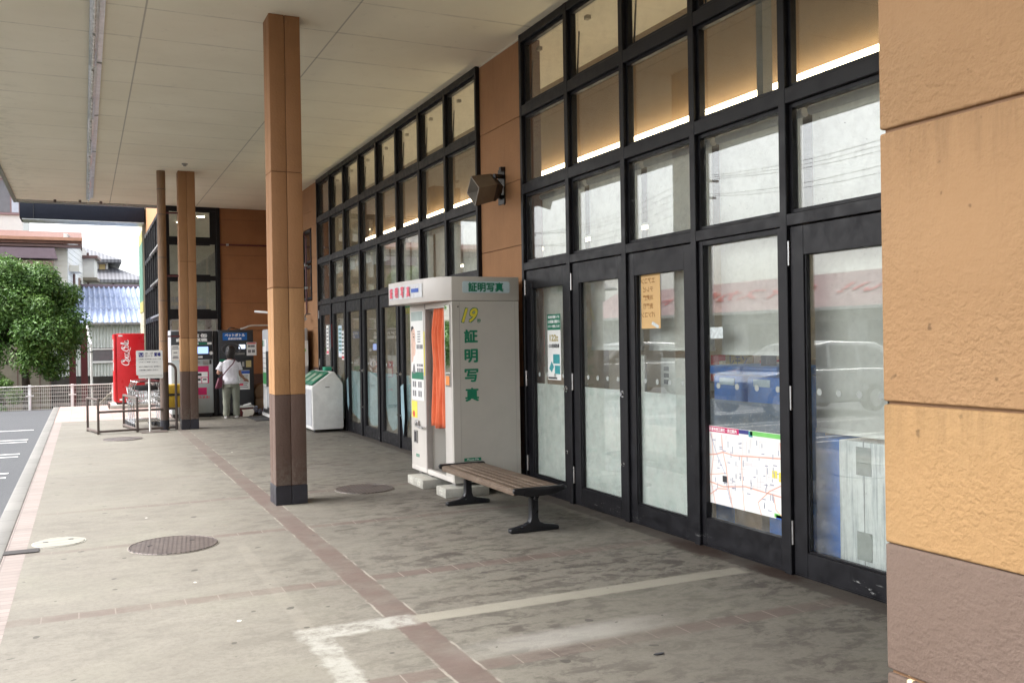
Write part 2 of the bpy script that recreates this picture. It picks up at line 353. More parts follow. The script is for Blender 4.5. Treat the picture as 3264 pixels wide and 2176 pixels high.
# ================================================================ SETTING: ground
def ground_mats():
    t = NT('asphalt'); X, Y, Z = t.xyz()
    a = t.noise(90, 3, .7); b = t.noise(.5, 5, .6); c = t.mix(t.ramp(a, .3, .75), (.030, .032, .036), (.085, .088, .095)); c = t.mix(t.ramp(b, .35, .7, 0, .5), c, (.045, .048, .055))
    M['asphalt'] = t.bsdf(c, .85, 0, t.bump(a, .5, .006))
    # concrete walkway with worn tile bands
    t = NT('walkway_concrete'); X, Y, Z = t.xyz()
    big = t.noise(.45, 5, .6); mid = t.noise(1.9, 6, .66, stretch=(.55, 1.2, 1)); streak = t.noise(6.2, 8, .74, stretch=(.8, 1.25, 1), dist=.35); wear = t.ramp(t.noise(.8, 4, .6), .36, .62)
    fine = t.noise(28, 4, .7); grit = t.noise(150, 2, .6)
    c = t.mix(t.ramp(big, .3, .7), (.160, .149, .125), (.196, .183, .155))
    shade_stain = t.ramp(X, 1.0, 2.4)                                   # darker side along the doors: stains, with shade also put into the colour
    c = t.mix(t.math('MULTIPLY', shade_stain, .55), c, (.128, .117, .098))
    dirt = t.math('MULTIPLY', t.math('MULTIPLY', t.ramp(streak, .475, .575), t.ramp(wear, 0, 1, .35, 1.)), t.math('ADD', t.math('MULTIPLY', shade_stain, .66), .24))
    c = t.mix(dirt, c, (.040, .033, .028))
    c = t.mix(t.ramp(mid, .56, .8, 0, .5), c, (.255, .240, .205)); c = t.mix(t.ramp(fine, .36, .55, .4, 0), c, (.10, .088, .074))
    greenish = t.ramp(t.noise(.9, 4, .6), .5, .7, 0, .25); c = t.mix(greenish, c, (.185, .185, .14))
    rd = t.ramp(t.noise(1.4, 5, .7), .34, .6, .35, 1.)
    red = t.mix(t.noise(7, 4), (.098, .070, .060), (.130, .096, .083)); wn_ = t.noise(9, 4, .7); off = t.math('MULTIPLY', t.math('SUBTRACT', wn_, .5), .03)
    xj = t.math('ADD', X, off); yj = t.math('ADD', Y, off)
    main = t.band(xj, 1.655, 1.85, .008)
    strip = None
    for i, y0 in enumerate((2.38, 4.36, 6.35, 8.41, 10.36, 12.38, 14.38, 16.36, 18.24, 20.24)):
        w = .155 if y0 < 7 else .12
        b_ = t.math('MULTIPLY', t.band(yj, y0-.02, y0+w-.03, .010), t.ramp(t.noise(1.3+.2*i, 3, .6), .30, .56, .25, 1.))
        if y0 > 11: b_ = t.math('MULTIPLY', b_, .35)
        strip = b_ if strip is None else t.math('MAXIMUM', strip, b_)
    side = t.band(xj, 4.36, 4.60, .01)
    fade = t.ramp(Y, 10, 20, 1, .5)
    joint = t.ramp(t.math('ABSOLUTE', t.math('SUBTRACT', t.math('FRACT', t.math('MULTIPLY', t.math('ADD', X, 10.44), 1/.212)), .5)), .475, .49)
    strip = t.math('MULTIPLY', strip, t.math('MAXIMUM', t.ramp(X, -.3, 1.5, .4, 1.), t.ramp(Y, 6.6, 7.2, .8, 0)))
    c = t.mix(t.math('MULTIPLY', strip, .8), c, red); c = t.mix(t.math('MULTIPLY', t.math('MULTIPLY', strip, joint), .7), c, (.27, .24, .205))
    c = t.mix(t.math('MULTIPLY', t.math('MULTIPLY', main, rd), fade), c, red)
    c = t.mix(t.math('MULTIPLY', side, .85), c, (.060, .050, .043))
    # pale mortar edges of the long band
    for e0 in (1.652, 1.853): c = t.mix(t.math('MULTIPLY', t.band(xj, e0-.007, e0+.007, .004), t.ramp(t.noise(3.3, 3), .45, .6, 0, .8)), c, (.29, .27, .23))
    # pale repaired band and patches
    pr = t.math('MULTIPLY', t.band(yj, 5.25, 5.41, .012), t.band(xj, 1.80, 4.3, .03)); c = t.mix(t.math('MULTIPLY', pr, t.ramp(t.noise(6, 5), .28, .5, .75, 1)), c, (.245, .232, .190))
    pw = t.math('MULTIPLY', t.band(t.math('ADD', Y, t.math('MULTIPLY', off, 3.)), 5.23, 5.45, .02), t.band(t.math('ADD', X, t.math('MULTIPLY', off, 4.)), 1.10, 1.80, .03)); c = t.mix(t.math('MULTIPLY', pw, t.ramp(t.noise(7, 6, .75), .38, .56, .1, 1)), c, (.30, .295, .265))
    pv = t.math('MULTIPLY', t.band(t.math('ADD', X, t.math('MULTIPLY', off, 4.)), 1.12, 1.27, .015), t.band(Y, 3.9, 5.28, .03)); c = t.mix(t.math('MULTIPLY', pv, t.ramp(t.noise(7, 6, .75), .38, .58, .1, 1)), c, (.285, .28, .25))
    pu = t.math('MULTIPLY', t.band(xj, 1.13, 1.22, .01), t.band(Y, 5.4, 8.0, .03)); c = t.mix(t.math('MULTIPLY', pu, .14), c, (.29, .27, .225))
    pz = t.math('MULTIPLY', t.band(yj, 4.50, 4.75, .05), t.band(X, 2.0, 3.0, .3)); c = t.mix(t.math('MULTIPLY', pz, .5), c, (.36, .35, .32))
    gum = t.ramp(t.noise(9, 1, .3), .755, .765, 0, .8); c = t.mix(gum, c, (.05, .045, .04))
    sp = t.n('ShaderNodeTexVoronoi', feature='F1'); sp.inputs['Scale'].default_value = 1.6; t.l(t.co(), sp.inputs['Vector'])
    c = t.mix(t.ramp(sp.outputs['Distance'], .020, .026, .9, 0), c, (.75, .73, .68))
    # damp rust marks at the feet of the doors
    for (px, py, rx, ry) in ((4.42, 6.05, .16, .42), (4.45, 5.15, .12, .3)):
        d = t.math('ADD', t.math('POWER', t.math('DIVIDE', t.math('SUBTRACT', X, px), rx), 2.), t.math('POWER', t.math('DIVIDE', t.math('SUBTRACT', Y, py), ry), 2.))
        d = t.math('ADD', d, t.math('MULTIPLY', t.math('SUBTRACT', t.noise(14, 5, .7), .5), 1.6)); c = t.mix(t.ramp(d, .3, 1.1, .9, 0), c, (.028, .013, .008))
    # slab joints
    c = t.mix(t.ramp(grit, .35, .7, .25, 0), c, (.06, .054, .046)); h = t.math('ADD', t.math('MULTIPLY', grit, .3), t.math('MULTIPLY', fine, .7))
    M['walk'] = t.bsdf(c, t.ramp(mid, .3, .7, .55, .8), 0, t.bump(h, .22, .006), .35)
    def tiles(name, w, hh, col, mortar, var=.1):
        t = NT(name); q = t.n('ShaderNodeTexBrick'); q.offset = 0; q.squash = 1; q.inputs['Scale'].default_value = 1; q.inputs['Brick Width'].default_value = w; q.inputs['Row Height'].default_value = hh
        q.inputs['Mortar Size'].default_value = .006; q.inputs['Mortar Smooth'].default_value = .3; q.inputs['Bias'].default_value = 0
        t.put(mul(col, 1-var), q.inputs['Color1']); t.put(mul(col, 1+var), q.inputs['Color2']); t.put(mortar, q.inputs['Mortar']); t.l(t.co(), q.inputs['Vector'])
        d = t.noise(2.1, 6, .7); c = t.mix(t.ramp(d, .5, .8, 0, .55), q.outputs[0], mul(col, .45))
        return t.bsdf(c, .7, 0, t.bump(t.math('ADD', t.math('MULTIPLY', q.outputs['Fac'], -1.), t.math('MULTIPLY', t.noise(60, 3), .4)), .4, .004))
    M['pink_tile'] = tiles('pink_tile', .15, .10, (.205, .172, .157), (.14, .115, .105)); M['kerb'] = tiles('kerb_stone', 2., .6, (.15, .145, .135), (.07, .065, .06))
    M['pink_pave'] = tiles('pink_pavers', .30, .60, (.30, .225, .20), (.24, .17, .145), .08)
    mat('line_white', (.62, .62, .60), .7, var=.3, scale=25)
    mat('earth', (.06, .065, .05), .9, var=.4, scale=3)
ground_mats()
g = MB()
g.add([(-700, -700, -1.0), (700, -700, -1.0), (700, 700, -1.0), (-700, 700, -1.0)], [(0, 1, 2, 3)])
tag(g.build('ground', M['earth']), kind='structure')
tag(MB().box(-60, -.78, -25, 28.45, -1.2, -.06).build('parking_lot', M['asphalt']), kind='structure')
lm = MB()
for k, (a, b) in enumerate(((21.73, None), (19.55, 19.08), (17.02, 16.60), (14.51, 14.03), (11.93, 11.42), (9.4, 8.9), (6.9, 6.4), (4.4, 3.9), (1.9, 1.4))):
    for y in (a, b):
        if y: lm.box(-5.6, -.97, y-.045, y+.045, -.058, -.055)
tag(lm.build('parking_line', M['line_white']), kind='structure')
tag(MB().box(-.78, -.615, -12, 28.45, -1.1, .005).build('kerb', M['kerb'], None, .02, 2), kind='structure')
tag(MB().box(-.615, -.455, -12, 22.7, -1.1, 0.0).build('tiled_strip', M['pink_tile']), kind='structure')
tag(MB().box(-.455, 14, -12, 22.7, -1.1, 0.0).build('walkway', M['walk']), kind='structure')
tag(MB().box(-.615, 14, 22.7, 28.45, -1.1, 0.002).build('paved_path', M['pink_pave']), kind='structure')

# ================================================================ STORE BUILDING
XF = 4.58; ZC = 5.12
store = empty('store_building', (XF, 8, 0), 'long orange and brown shop with tall black framed glass front under the canopy', 'building')
# --- walls
def groove_wall(name, x0, x1, y0, y1, z0, z1, m='orange', joints=(2.27, 2.77, 3.48, 4.15, 4.6), face='-x'):
    segs = [z for z in joints if z0+.05 < z < z1-.05]; zz = [z0]+segs+[z1]; mb = MB()
    for a, b in zip(zz[:-1], zz[1:]):
        mb.box(x0, x1, y0, y1, a+(.004 if a != z0 else 0), b-(.004 if b != z1 else 0))
    o = mb.build(name, M[m], store); return o
def core(x0, x1, y0, y1, z0, z1): MB().box(x0, x1, y0, y1, z0, z1).build('wall_joint', M['groove'], store)
wj = (1.75, 2.78, 3.30, 3.93, 4.56)
# brick-coloured pier between the two glass fronts
def pier(y0, y1):
    core(XF-.005, XF+.2, y0+.004, y1-.004, .2, ZC)
    groove_wall('wall', XF-.02, XF-.004, y0, y1, 1.15, ZC, joints=(2.0, 2.77, 3.52, 4.24))
    groove_wall('wall', XF-.02, XF-.004, y0, y1, .2, 1.15, 'brown', ())
    box('wall_base', M['plinth_tile'], store, XF-.028, XF-.004, y0, y1, .0, .2)
pier(9.36, 10.62)
pier(19.36, 20.05)
# orange wall beside the far machines, with a small window and pipe
core(XF-.005, XF+.2, 20.9, 24.2, 0, ZC)
groove_wall('wall', XF-.02, XF-.004, 20.9, 24.2, 0, ZC, joints=wj); groove_wall('wall', XF-.02, XF-.004, 20.05, 20.9, 0, 2.6, joints=wj)
groove_wall('wall', XF-.02, XF-.004, 20.05, 20.9, 4.2, ZC, joints=wj)
# end wall (Y = 24.2)
YE = 24.2
mb = MB()
for a, b in zip((2.0, 2.02, 2.72, 3.34, 3.93, 4.83), (2.02, 2.72, 3.34, 3.93, 4.83, ZC)): mb.box(3.17, XF-.02, YE, YE+.016, a+.004, b-.004)
mb.box(3.17, XF-.02, YE, YE+.016, .9, 2.015)
mb.build('wall', M['orange_deep'], store)
core(3.18, XF, YE+.012, YE+.2, 0, ZC)
MB().box(3.17, XF-.02, YE-.002, YE+.014, .0, .9).build('wall', M['brown'], store)
# shop shell above and behind, plus an added sky blocker
MB().box(XF+.02, 14, -14, 24.0, ZC+.12, 6.6).box(XF+.02, 14, -14, 24, 6.6, 6.7).build('upper_wall', M['orange'], store)
MB().box(-9, XF-.03, -16, -14, -.1, 6.6).build('wall', M['orange'], store)  # unseen wall added behind the camera to block low sky light
MB().box(XF-.02, XF+.3, -30, 1.9, 0, ZC+.05).build('wall', M['orange'], store)

# --- black window frame grid
def facade(bays, ztop=ZC, mat_blind=True):
    x0, x1 = XF-.075, XF+.045
    fr = MB()
    for i, y in enumerate(bays):
        w = .07 if 0 < i < len(bays)-1 else .05
        fr.box(x0, x1, y-w/2, y+w/2, 0.0, ztop)
    Y0, Y1 = min(bays), max(bays)
    for z, h in ((5.075, .09), (4.258, .115), (3.378, .11), (2.505, .085)): fr.box(x0+.004, x1-.004, Y0, Y1, z-h/2, z+h/2)
    fr.box(x0+.03, x1-.004, Y0, Y1, 0, .02)
    fr.build('window_frame', M['frame'], store, .004, 1)
def sash_win(y0, y1, z0, z1, glassmat='glass', w=.035, kind='window', tilt=0.):
    """fixed or top-hung light: sash frame with its pane"""
    f = MB(); xo, xi = XF-.035, XF+.015
    f.box(xo, xi, y0, y0+w, z0, z1).box(xo, xi, y1-w, y1, z0, z1).box(xo+.001, xi-.001, y0+w, y1-w, z0, z0+w).box(xo+.001, xi-.001, y0+w, y1-w, z1-w, z1)
    o = f.build('window', M['frame'], store)
    p = MB().box(XF-.002, XF+.004, y0+w-.004, y1-w+.004, z0+w-.004, z1-w+.004).build('pane', M[glassmat], o)
    if tilt:
        b = MB(); b.beam((XF+.02, y1-w-.02, z0+.04), (XF+.05, y1-w-.02, z0+.5), .012); b.build('window_stay', M['black_metal'], o)
        b = MB().box(XF+.005, XF+.05, (y0+y1)/2+.2, (y0+y1)/2+.26, z1-.16, z1-.12); b.build('latch', M['horn'], o)
    return o
def door(y0, y1, hinge='hi', handle=True, glassmat='glass_dirty', film_z=None, film_mat='film', film_poly=None, dots=True, zt=2.25, zb=.18, knob_z=(1.33, .52)):
    """glazed door leaf between y0<y1, closed"""
    st = .135; xo, xi = XF-.05, XF+.012; f = MB()
    f.box(xo, xi, y0+.008, y0+st, .012, 2.455).box(xo, xi, y1-st, y1-.008, .012, 2.455)
    f.box(xo+.0015, xi-.0015, y0+st, y1-st, .012, zb).box(xo+.0015, xi-.0015, y0+st, y1-st, zt, 2.455)
    f.box(xo+.012, XF-.004, y0+st, y0+st+.014, zb, zt).box(xo+.012, XF-.004, y1-st-.014, y1-st, zb, zt).box(xo+.012, XF-.004, y0+st, y1-st, zb, zb+.014)
    d = f.build('door', M['frame'], store, .003, 1)
    MB().box(XF-.004, XF+.003, y0+st-.004, y1-st+.004, zb-.004, zt+.004).build('pane', M[glassmat], d)
    hy = y1 if hinge == 'hi' else y0
    h = MB()
    for z in (2.27, 1.25, .30): h.cyl((xo-.008, hy, z-.085), .0105, .17, 10)
    h.each('hinge', M['steel'], d)
    if handle:
        ky = y0+st/2 if hinge == 'hi' else y1-st/2; k = MB()
        for z, r in ((1.17, .032), (.52, .018)): k.cyl((xo, ky, z), r, -.012, 16, 'x').cyl((xo-.012, ky, z), r*.6, -.02, 12, 'x')
        k.each('knob', M['chrome'], d)
    if film_z:
        ya, yb = y0+st+.001, y1-st-.001
        if film_poly: MB().prism([(ya+(yb-ya)*a, z) for a, z in film_poly], (XF+.006, 0, 0), (0, 1, 0), (0, 0, 1), (.0015, 0, 0)).build('frosted_film', M[film_mat], d)
        else: MB().box(XF+.006, XF+.0075, ya, yb, film_z[0], film_z[1]).build('frosted_film', M[film_mat], d)
    if dots:
        q = MB(); n = 4; ya, yb = y0+st, y1-st
        for i in range(n): q.cyl((XF-.0065, ya+(yb-ya)*(i+.5)/n, 1.30), .024, .0015, 16, 'x')
        q.each('safety_dot', M['dots'], d)
    return d
t = NT('dot_sticker'); df = t.n('ShaderNodeBsdfDiffuse'); t.put((.42, .45, .43), df.inputs[0]); tr = t.n('ShaderNodeBsdfTransparent'); e = t.n('ShaderNodeMixShader'); e.inputs[0].default_value = .25
t.l(df.outputs[0], e.inputs[1]); t.l(tr.outputs[0], e.inputs[2]); t.l(e.outputs[0], t.out.inputs[0]); M['dots'] = t.m
NB = [9.335, 8.27, 7.205, 6.14, 5.08, 4.02, 2.96, 1.9]
LB = [19.335-1.0835*k for k in range(9)]; LB[-1] = 10.64
facade(NB); facade(LB)
for bays in (NB, LB):
    for i in range(len(bays)-1):
        y1, y0 = bays[i]-.036, bays[i+1]+.036
        sash_win(y0, y1, 4.318, 5.028, 'glass', tilt=1)
        sash_win(y0, y1, 3.436, 4.198, 'glass', .028); sash_win(y0, y1, 2.55, 3.32, 'glass_dirty', .028)
# near doors
dn = []
dn.append(door(NB[1]+.035, NB[0]-.025, 'hi', True, film_z=(.19, 1.20)))
dn.append(door(NB[2]+.003, NB[1]-.035, 'hi', True, film_z=(.19, 1.20)))
dn.append(door(NB[3]+.035, NB[2]-.003, 'lo', False, film_z=(.19, 1.20), film_poly=[(0.02, .19), (1, .19), (1, 1.2), (0, 1.2), (0, .62), (.10, .45)][::1]))
# fixed side light
y0, y1 = NB[4]+.036, NB[3]-.036
f = MB(); f.box(XF-.05, XF+.012, y0, y0+.055, 0.02, 2.46).box(XF-.05, XF+.012, y1-.055, y1, .02, 2.46).box(XF-.048, XF+.01, y0+.055, y1-.055, .02, .235).box(XF-.048, XF+.01, y0+.055, y1-.055, 2.42, 2.46)
sl = f.build('side_light', M['frame'], store, .003, 1)
MB().box(XF-.004, XF+.003, y0+.05, y1-.05, .23, 2.425).build('pane', M['glass_dirty'], sl)
MB().box(XF+.006, XF+.0075, y0+.055, y1-.055, .90, 1.19).build('frosted_film', M['film_clear'], sl)
q = MB()
for i in range(4): q.cyl((XF-.0065, y0+.12+i*.23, 1.30), .024, .0015, 16, 'x')
q.each('safety_dot', M['dots'], sl)
dn.append(door(NB[5]+.035, NB[4]-.035, 'hi', False, film_z=None)); dn.append(door(NB[6]+.035, NB[5]-.035, 'hi', False, film_z=None, dots=False)); dn.append(door(NB[7]+.035, NB[6]-.035, 'hi', False, film_z=None, dots=False))
# far doors with peeling blue film
polys = [None, [(0, .95), (.0, .2), (1, .2), (1, 1.05)], [(.0, 1.14), (.0, .42), (.35, .25), (1, .36), (1, 1.14)], [(0, 1.15), (0, .38), (.35, .22), (.75, .22), (1, .38), (1, 1.15)], [(0, 1.15), (.03, .62), (.28, .27), (.55, .22), (.85, .35), (1, .6), (1, 1.15)], [(0, 1.15), (.0, .8), (.6, .75), (1, .35), (1, 1.15)], [(0, .2), (1, .2), (1, 1.15), (0, 1.15)], [(0, .2), (1, .2), (1, 1.15), (0, 1.15)]]
fd = []
for i in range(8):
    pl = polys[i]
    fd.append(door(LB[i+1]+.02, LB[i]-.02, 'hi' if i % 2 == 0 else 'lo', True, film_z=(.2, 1.15) if pl else None, film_mat='film_blue', film_poly=pl, dots=i in (2, 3, 4)))
# corner of film hanging loose
for i, (yy, s) in enumerate(((LB[2]-.2, 1), (LB[5]-.25, 1.3))):
    MB().prism([(0, 0), (.10*s, -.05), (.09*s, -.45), (.02, -.62*s), (-.05, -.5)], (XF-.056, yy+.06, 1.02), (0, 1, 0), (0, 0, 1), (-.004, 0, 0)).build('loose_film', M['film_blue'], fd[2 if i == 0 else 5])

# ---------------------------------------------------------------- interior (part of the shop)
mat('room_brown', (.27, .18, .10), .8, var=.05); mat('room_pale', (.62, .57, .47), .8, var=.05); mat('room_floor', (.30, .29, .27), .35, var=.1)
it = MB(); it.box(XF+.1, 12, 1.0, 20.2, -.02, .012); it.build('floor', M['room_floor'], store)
it = MB(); it.box(5.72, 5.8, 1.0, 20.2, 3.82, 5.12); it.build('bulkhead', M['room_brown'], store)
MB().box(5.8, 12, 1.0, 20.2, 3.9, 3.98).build('ceiling', mat('room_dark', (.16, .11, .065), .8), store)
it = MB(); it.box(XF+.05, 5.72, 1.0, 20.2, 5.10, 5.16); it.build('ceiling', M['room_pale'], store)
it = MB(); it.box(12, 12.1, 1.0, 20.2, 0, 4).box(XF+.1, 12, .9, 1.0, 0, 5).box(XF+.1, 12, 20.2, 20.3, 0, 5.1); it.build('inner_wall', M['room_pale'], store)
it = MB(); it.box(6.2, 6.5, 10.0, 10.3, 0, 3.9).box(6.4, 6.6, 15, 15.4, 0, 3.9); it.build('inner_column', M['room_pale'], store)
box('inner_post', mat('post_grey', (.13, .13, .13), .6), store, 5.16, 5.26, 6.03, 6.11, 0, 5.1)
lt = empty('strip_light', (5.62, 10, 3.86), 'long warm glowing strip lamp inside the shop along the upper windows', 'ceiling lamp')
box('housing', M['white_plain'], lt, 5.665, 5.718, 3.0, 19.6, 3.885, 3.925); box('tube', M['lamp_tube'], lt, 5.60, 5.66, 3.02, 19.58, 3.880, 3.928)
lt = empty('strip_light', (7.6, 14, 3.2), 'hanging strip lamp deeper inside the shop seen through the far upper windows', 'ceiling lamp')
box('housing', M['white_plain'], lt, 7.54, 7.66, 11, 19, 3.34, 3.38); box('tube', M['lamp_tube'], lt, 7.57, 7.63, 11.05, 18.95, 3.30, 3.338)
ordn = ['first', 'second', 'third', 'fourth', 'fifth', 'sixth', 'seventh', 'eighth', 'ninth']
t = NT('blind_fabric'); f = t.noise(2, 3); c = t.mix(t.ramp(f, .3, .7), (.80, .80, .78), (.86, .86, .84)); b1 = t.n('ShaderNodeBsdfDiffuse'); t.l(c, b1.inputs[0]); b2 = t.n('ShaderNodeBsdfTranslucent'); t.l(c, b2.inputs[0])
e = t.n('ShaderNodeMixShader'); e.inputs[0].default_value = .35; t.l(b1.outputs[0], e.inputs[1]); t.l(b2.outputs[0], e.inputs[2]); t.l(e.outputs[0], t.out.inputs[0]); M['blind'] = t.m
for i, zb in enumerate((1.33, 1.60, 1.60, 1.57, 1.03)):
    y1, y0 = NB[i]-.03, NB[i+1]+.03
    lab = ['pale roller blind behind the narrow glass door next to the wall pier', 'pale roller blind drawn down behind the glass door with a white sheet near its middle', 'pale roller blind behind the door with the orange notice and scuffed corner',
           'pale roller blind ending above the blue boxes behind the map window', 'longest pale roller blind, behind the glass door nearest the big orange pier'][i]
    b = empty('roller_blind', (XF+.17, (y0+y1)/2, 3.3), lab, 'blind')
    MB().box(XF+.165, XF+.168, y0+.02, y1-.02, zb, 3.28).build('fabric', M['blind'], b); MB().cyl((XF+.17, y0, 3.30), .035, y1-y0, 14, 'y').build('roller', M['light_grey'], b, smooth=True)
    MB().box(XF+.157, XF+.176, y0+.02, y1-.02, zb-.03, zb).build('bottom_rail', M['white_plain'], b)
for i in range(8):
    y1, y0 = LB[i]-.03, LB[i+1]+.03; zb = (3.12, 3.12, 3.16, 3.10, 2.3, 2.25, 2.2, 2.2)[i]
    b = empty('roller_blind', (XF+.17, (y0+y1)/2, 3.3), f'rolled up roller blind of the {ordn[i]} far bay, counted from the far column', 'blind', 'blinds of the far glass front')
    MB().box(XF+.165, XF+.168, y0+.02, y1-.02, zb, 3.28).build('fabric', M['blind'], b); MB().cyl((XF+.17, y0, 3.30), .035, y1-y0, 14, 'y').build('roller', M['white_plain'], b, smooth=True)
    MB().box(XF+.157, XF+.176, y0+.02, y1-.02, zb-.03, zb).build('bottom_rail', M['white_plain'], b)

# ---------------------------------------------------------------- end wall: glass porch and door beside it
porch = empty('glass_porch', (1.9, YE, 0), 'black framed glass porch at the far end behind the machines with ceiling downlights inside', 'porch')
mat('room_grey', (.36, .34, .30), .8)
f = MB()
for x in (1.90, 3.13): f.box(x-.045, x+.045, YE-.05, YE+.05, 0, ZC)
for z, h in ((5.07, .1), (4.26, .15), (3.335, .12), (2.42, .22)): f.box(1.945, 3.085, YE-.045, YE+.045, z-h/2, z+h/2)
f.build('window_frame', M['frame'], porch, .004, 1)
for k, (z0, z1) in enumerate(((4.335, 5.02), (3.395, 4.185), (2.53, 3.275))):
    w = MB(); w.box(1.945, 1.97, YE-.03, YE+.02, z0, z1).box(2.93 if k == 0 else 3.05, 3.085, YE-.03, YE+.02, z0, z1).box(1.97, 2.93, YE-.029, YE+.019, z0, z0+.03).box(1.97, 2.93, YE-.029, YE+.019, z1-.03, z1)
    o = w.build('window', M['frame'], porch); MB().box(1.96, 3.08, YE-.004, YE+.002, z0, z1).build('pane', M['glass'], o)
    if k == 2:
        L = MB(); write(L, '井原', (2.08, YE-.006, 2.80), .20, .15, bold=.03); write(L, 'ビールス出張所', (2.43, YE-.006, 2.79), .62, .09, bold=.02); write(L, '井原専門店会組合', (2.40, YE-.006, 2.60), .84, .11, bold=.03); L.build('lettering', M['grey_ink'], o)
# sliding door top behind the machines
w = MB(); w.box(1.95, 3.08, YE-.06, YE-.02, 2.28, 2.31).box(1.95, 1.99, YE-.06, YE-.02, .02, 2.28).box(3.04, 3.08, YE-.06, YE-.02, .02, 2.28).box(2.78, 2.93, YE-.06, YE-.02, .02, 2.28)
o = w.build('door', M['steel'], porch); MB().box(1.99, 2.78, YE-.045, YE-.04, .02, 2.28).build('pane', M['glass'], o)
# side glazing running away from us
f = MB(); XS = 1.86; ys = [YE+.02+.905*k for k in range(9)]
for y in ys: f.box(XS-.05, XS+.03, y-.03, y+.03, 0, 5.15)
for z, h in ((5.10, .10), (4.26, .12), (3.335, .12), (2.42, .16), (.1, .2)): f.box(XS-.045, XS+.025, ys[0], ys[-1], z-h/2, z+h/2)
f.build('window_frame', M['frame'], porch)
for i in range(8):
    for z0, z1 in ((.2, 2.34), (2.5, 3.275), (3.395, 4.2), (4.32, 5.05)): MB().box(XS-.012, XS-.006, ys[i]+.03, ys[i+1]-.03, z0, z1).build('pane', M['glass'], porch)
MB().box(XS-.02, XS+.1, YE, 31.6, 5.15, 6.0).build('wall', M['orange'], porch)
MB().box(XS+.05, 6, YE+.05, 31.6, 5.16, 5.22).build('ceiling', M['room_pale'], porch)
MB().box(XS+.05, 6, YE+.05, 31.6, 0, .01).build('floor', M['room_floor'], porch)
MB().box(XS+.05, 6, 31.5, 31.6, 0, 5.2).box(5.9, 6, YE+.1, 31.5, 0, 5.2).build('inner_wall', M['room_grey'], porch)
sc = MB()
for z in (2.44, 3.33, 4.2): sc.beam((XS-.10, ys[0]-.2, z), (XS-.10, ys[4], z), .05)
sc.build('door_rail', M['steel'], porch)
for k, (x, y) in enumerate(((2.95, 26.2), (2.55, 27.6))):
    d = empty('downlight', (x, y, 5.15), ['round downlight nearest the pane edge in the far porch ceiling', 'round downlight further left in the far porch ceiling'][k], 'ceiling lamp', 'porch downlights')
    MB().cyl((x, y, 5.148), .12, .01, 24).build('lamp_rim', M['white_plain'], d); MB().cyl((x, y, 5.138), .10, .008, 24).build('lens', M['downlight'], d)
# cream clad wing with green sign beyond the glass porch
wing = empty('cream_building', (1.86, 33, 0), 'cream clad building with a green and yellow painted sign beyond the glass porch', 'building')
mat('cream', (.34, .31, .23), .7, var=.05); mat('sign_green', (.055, .15, .105), .6, var=.25, scale=5); mat('sign_yellow', (.30, .27, .08), .6)
w = MB()
for k in range(24): w.box(1.78, 1.95, 31.7, 33.8, .3*k-1+.006, .3*k-.7)
w.box(1.80, 6, 31.72, 33.8, -1, 6.1)
w.build('wall', M['cream'], wing)
MB().box(1.765, 1.779, 31.75, 33.7, 3.1, 5.0).build('sign_panel', M['sign_green'], wing); MB().box(1.764, 1.778, 31.75, 33.7, 5.0, 5.35).box(1.764, 1.778, 31.75, 33.7, 2.75, 3.1).build('sign_stripe', M['sign_yellow'], wing)
# dark fascia canopy in front of the porch
bm_ = empty('porch_canopy', (.1, 31.2, 5.5), 'dark blue-black box fascia of the small canopy beyond the main roof', 'canopy')
MB().box(-1.66, XS-.06, 30.9, 32.0, 5.52, 6.10).build('fascia', mat('navy_metal', (.010, .013, .022), .6, dirt=.1, spec=.2), bm_, .01)
MB().box(-1.60, XS-.08, 30.95, 31.9, 5.49, 5.515).build('soffit', M['galv'], bm_); MB().box(-1.30, -1.28, 30.885, 30.9, 5.52, 6.1).build('seam', M['black_metal'], bm_)

# ================================================================ MAIN CANOPY
cp = empty('canopy', (1.6, 8, ZC), 'wide pale cream canopy roof with fine panel seams over the walkway', 'canopy')
t = NT('soffit_board'); X, Y, Z = t.xyz()
n1 = t.noise(.6, 5, .6); n2 = t.noise(5, 6, .7, stretch=(1, 1, 1)); c = t.mix(t.ramp(n1, .3, .7), (.77, .71, .555), (.86, .805, .65))
c = t.mix(t.ramp(n2, .6, .85, 0, .35), c, (.30, .265, .19))
jit = t.math('MULTIPLY', t.math('SUBTRACT', t.noise(2.2, 3), .5), .02)
fy = t.math('ABSOLUTE', t.math('SUBTRACT', t.math('FRACT', t.math('DIVIDE', t.math('ADD', t.math('ADD', Y, jit), 8-11.02+.4925+9.85), .985)), .5))
seam = t.math('MULTIPLY', t.ramp(fy, .006, .012, 1, 0), t.ramp(t.noise(3.5, 5, .7), .36, .6, .25, 1.))
halo = t.math('MULTIPLY', t.ramp(fy, .0, .05, .28, 0), t.ramp(t.noise(2.4, 5, .7), .45, .65))
c = t.mix(t.math('MULTIPLY', seam, .36), c, (.20, .17, .12)); c = t.mix(halo, c, (.27, .235, .165))
for xs in (.63, 2.60): c = t.mix(t.math('MULTIPLY', t.ramp(t.math('ABSOLUTE', t.math('SUBTRACT', X, xs-1.6)), .006, .012, 1, 0), .5), c, (.15, .125, .09))
moss = t.math('MULTIPLY', t.ramp(X, -2.95, -2.2, .5, 0), t.ramp(t.noise(4, 5, .7), .5, .7)); c = t.mix(moss, c, (.25, .24, .14))
sp = t.noise(16, 3, .6); c = t.mix(t.ramp(sp, .73, .77, 0, .7), c, (.14, .12, .09))
M['soffit'] = t.bsdf(c, .85, 0, t.bump(t.math('ADD', t.noise(90, 3), t.math('MULTIPLY', seam, -1.5)), .15, .003), .25)
MB().box(-1.36, XF+.02, -30, 24.25, ZC, ZC+.06).build('soffit', M['soffit'], cp)
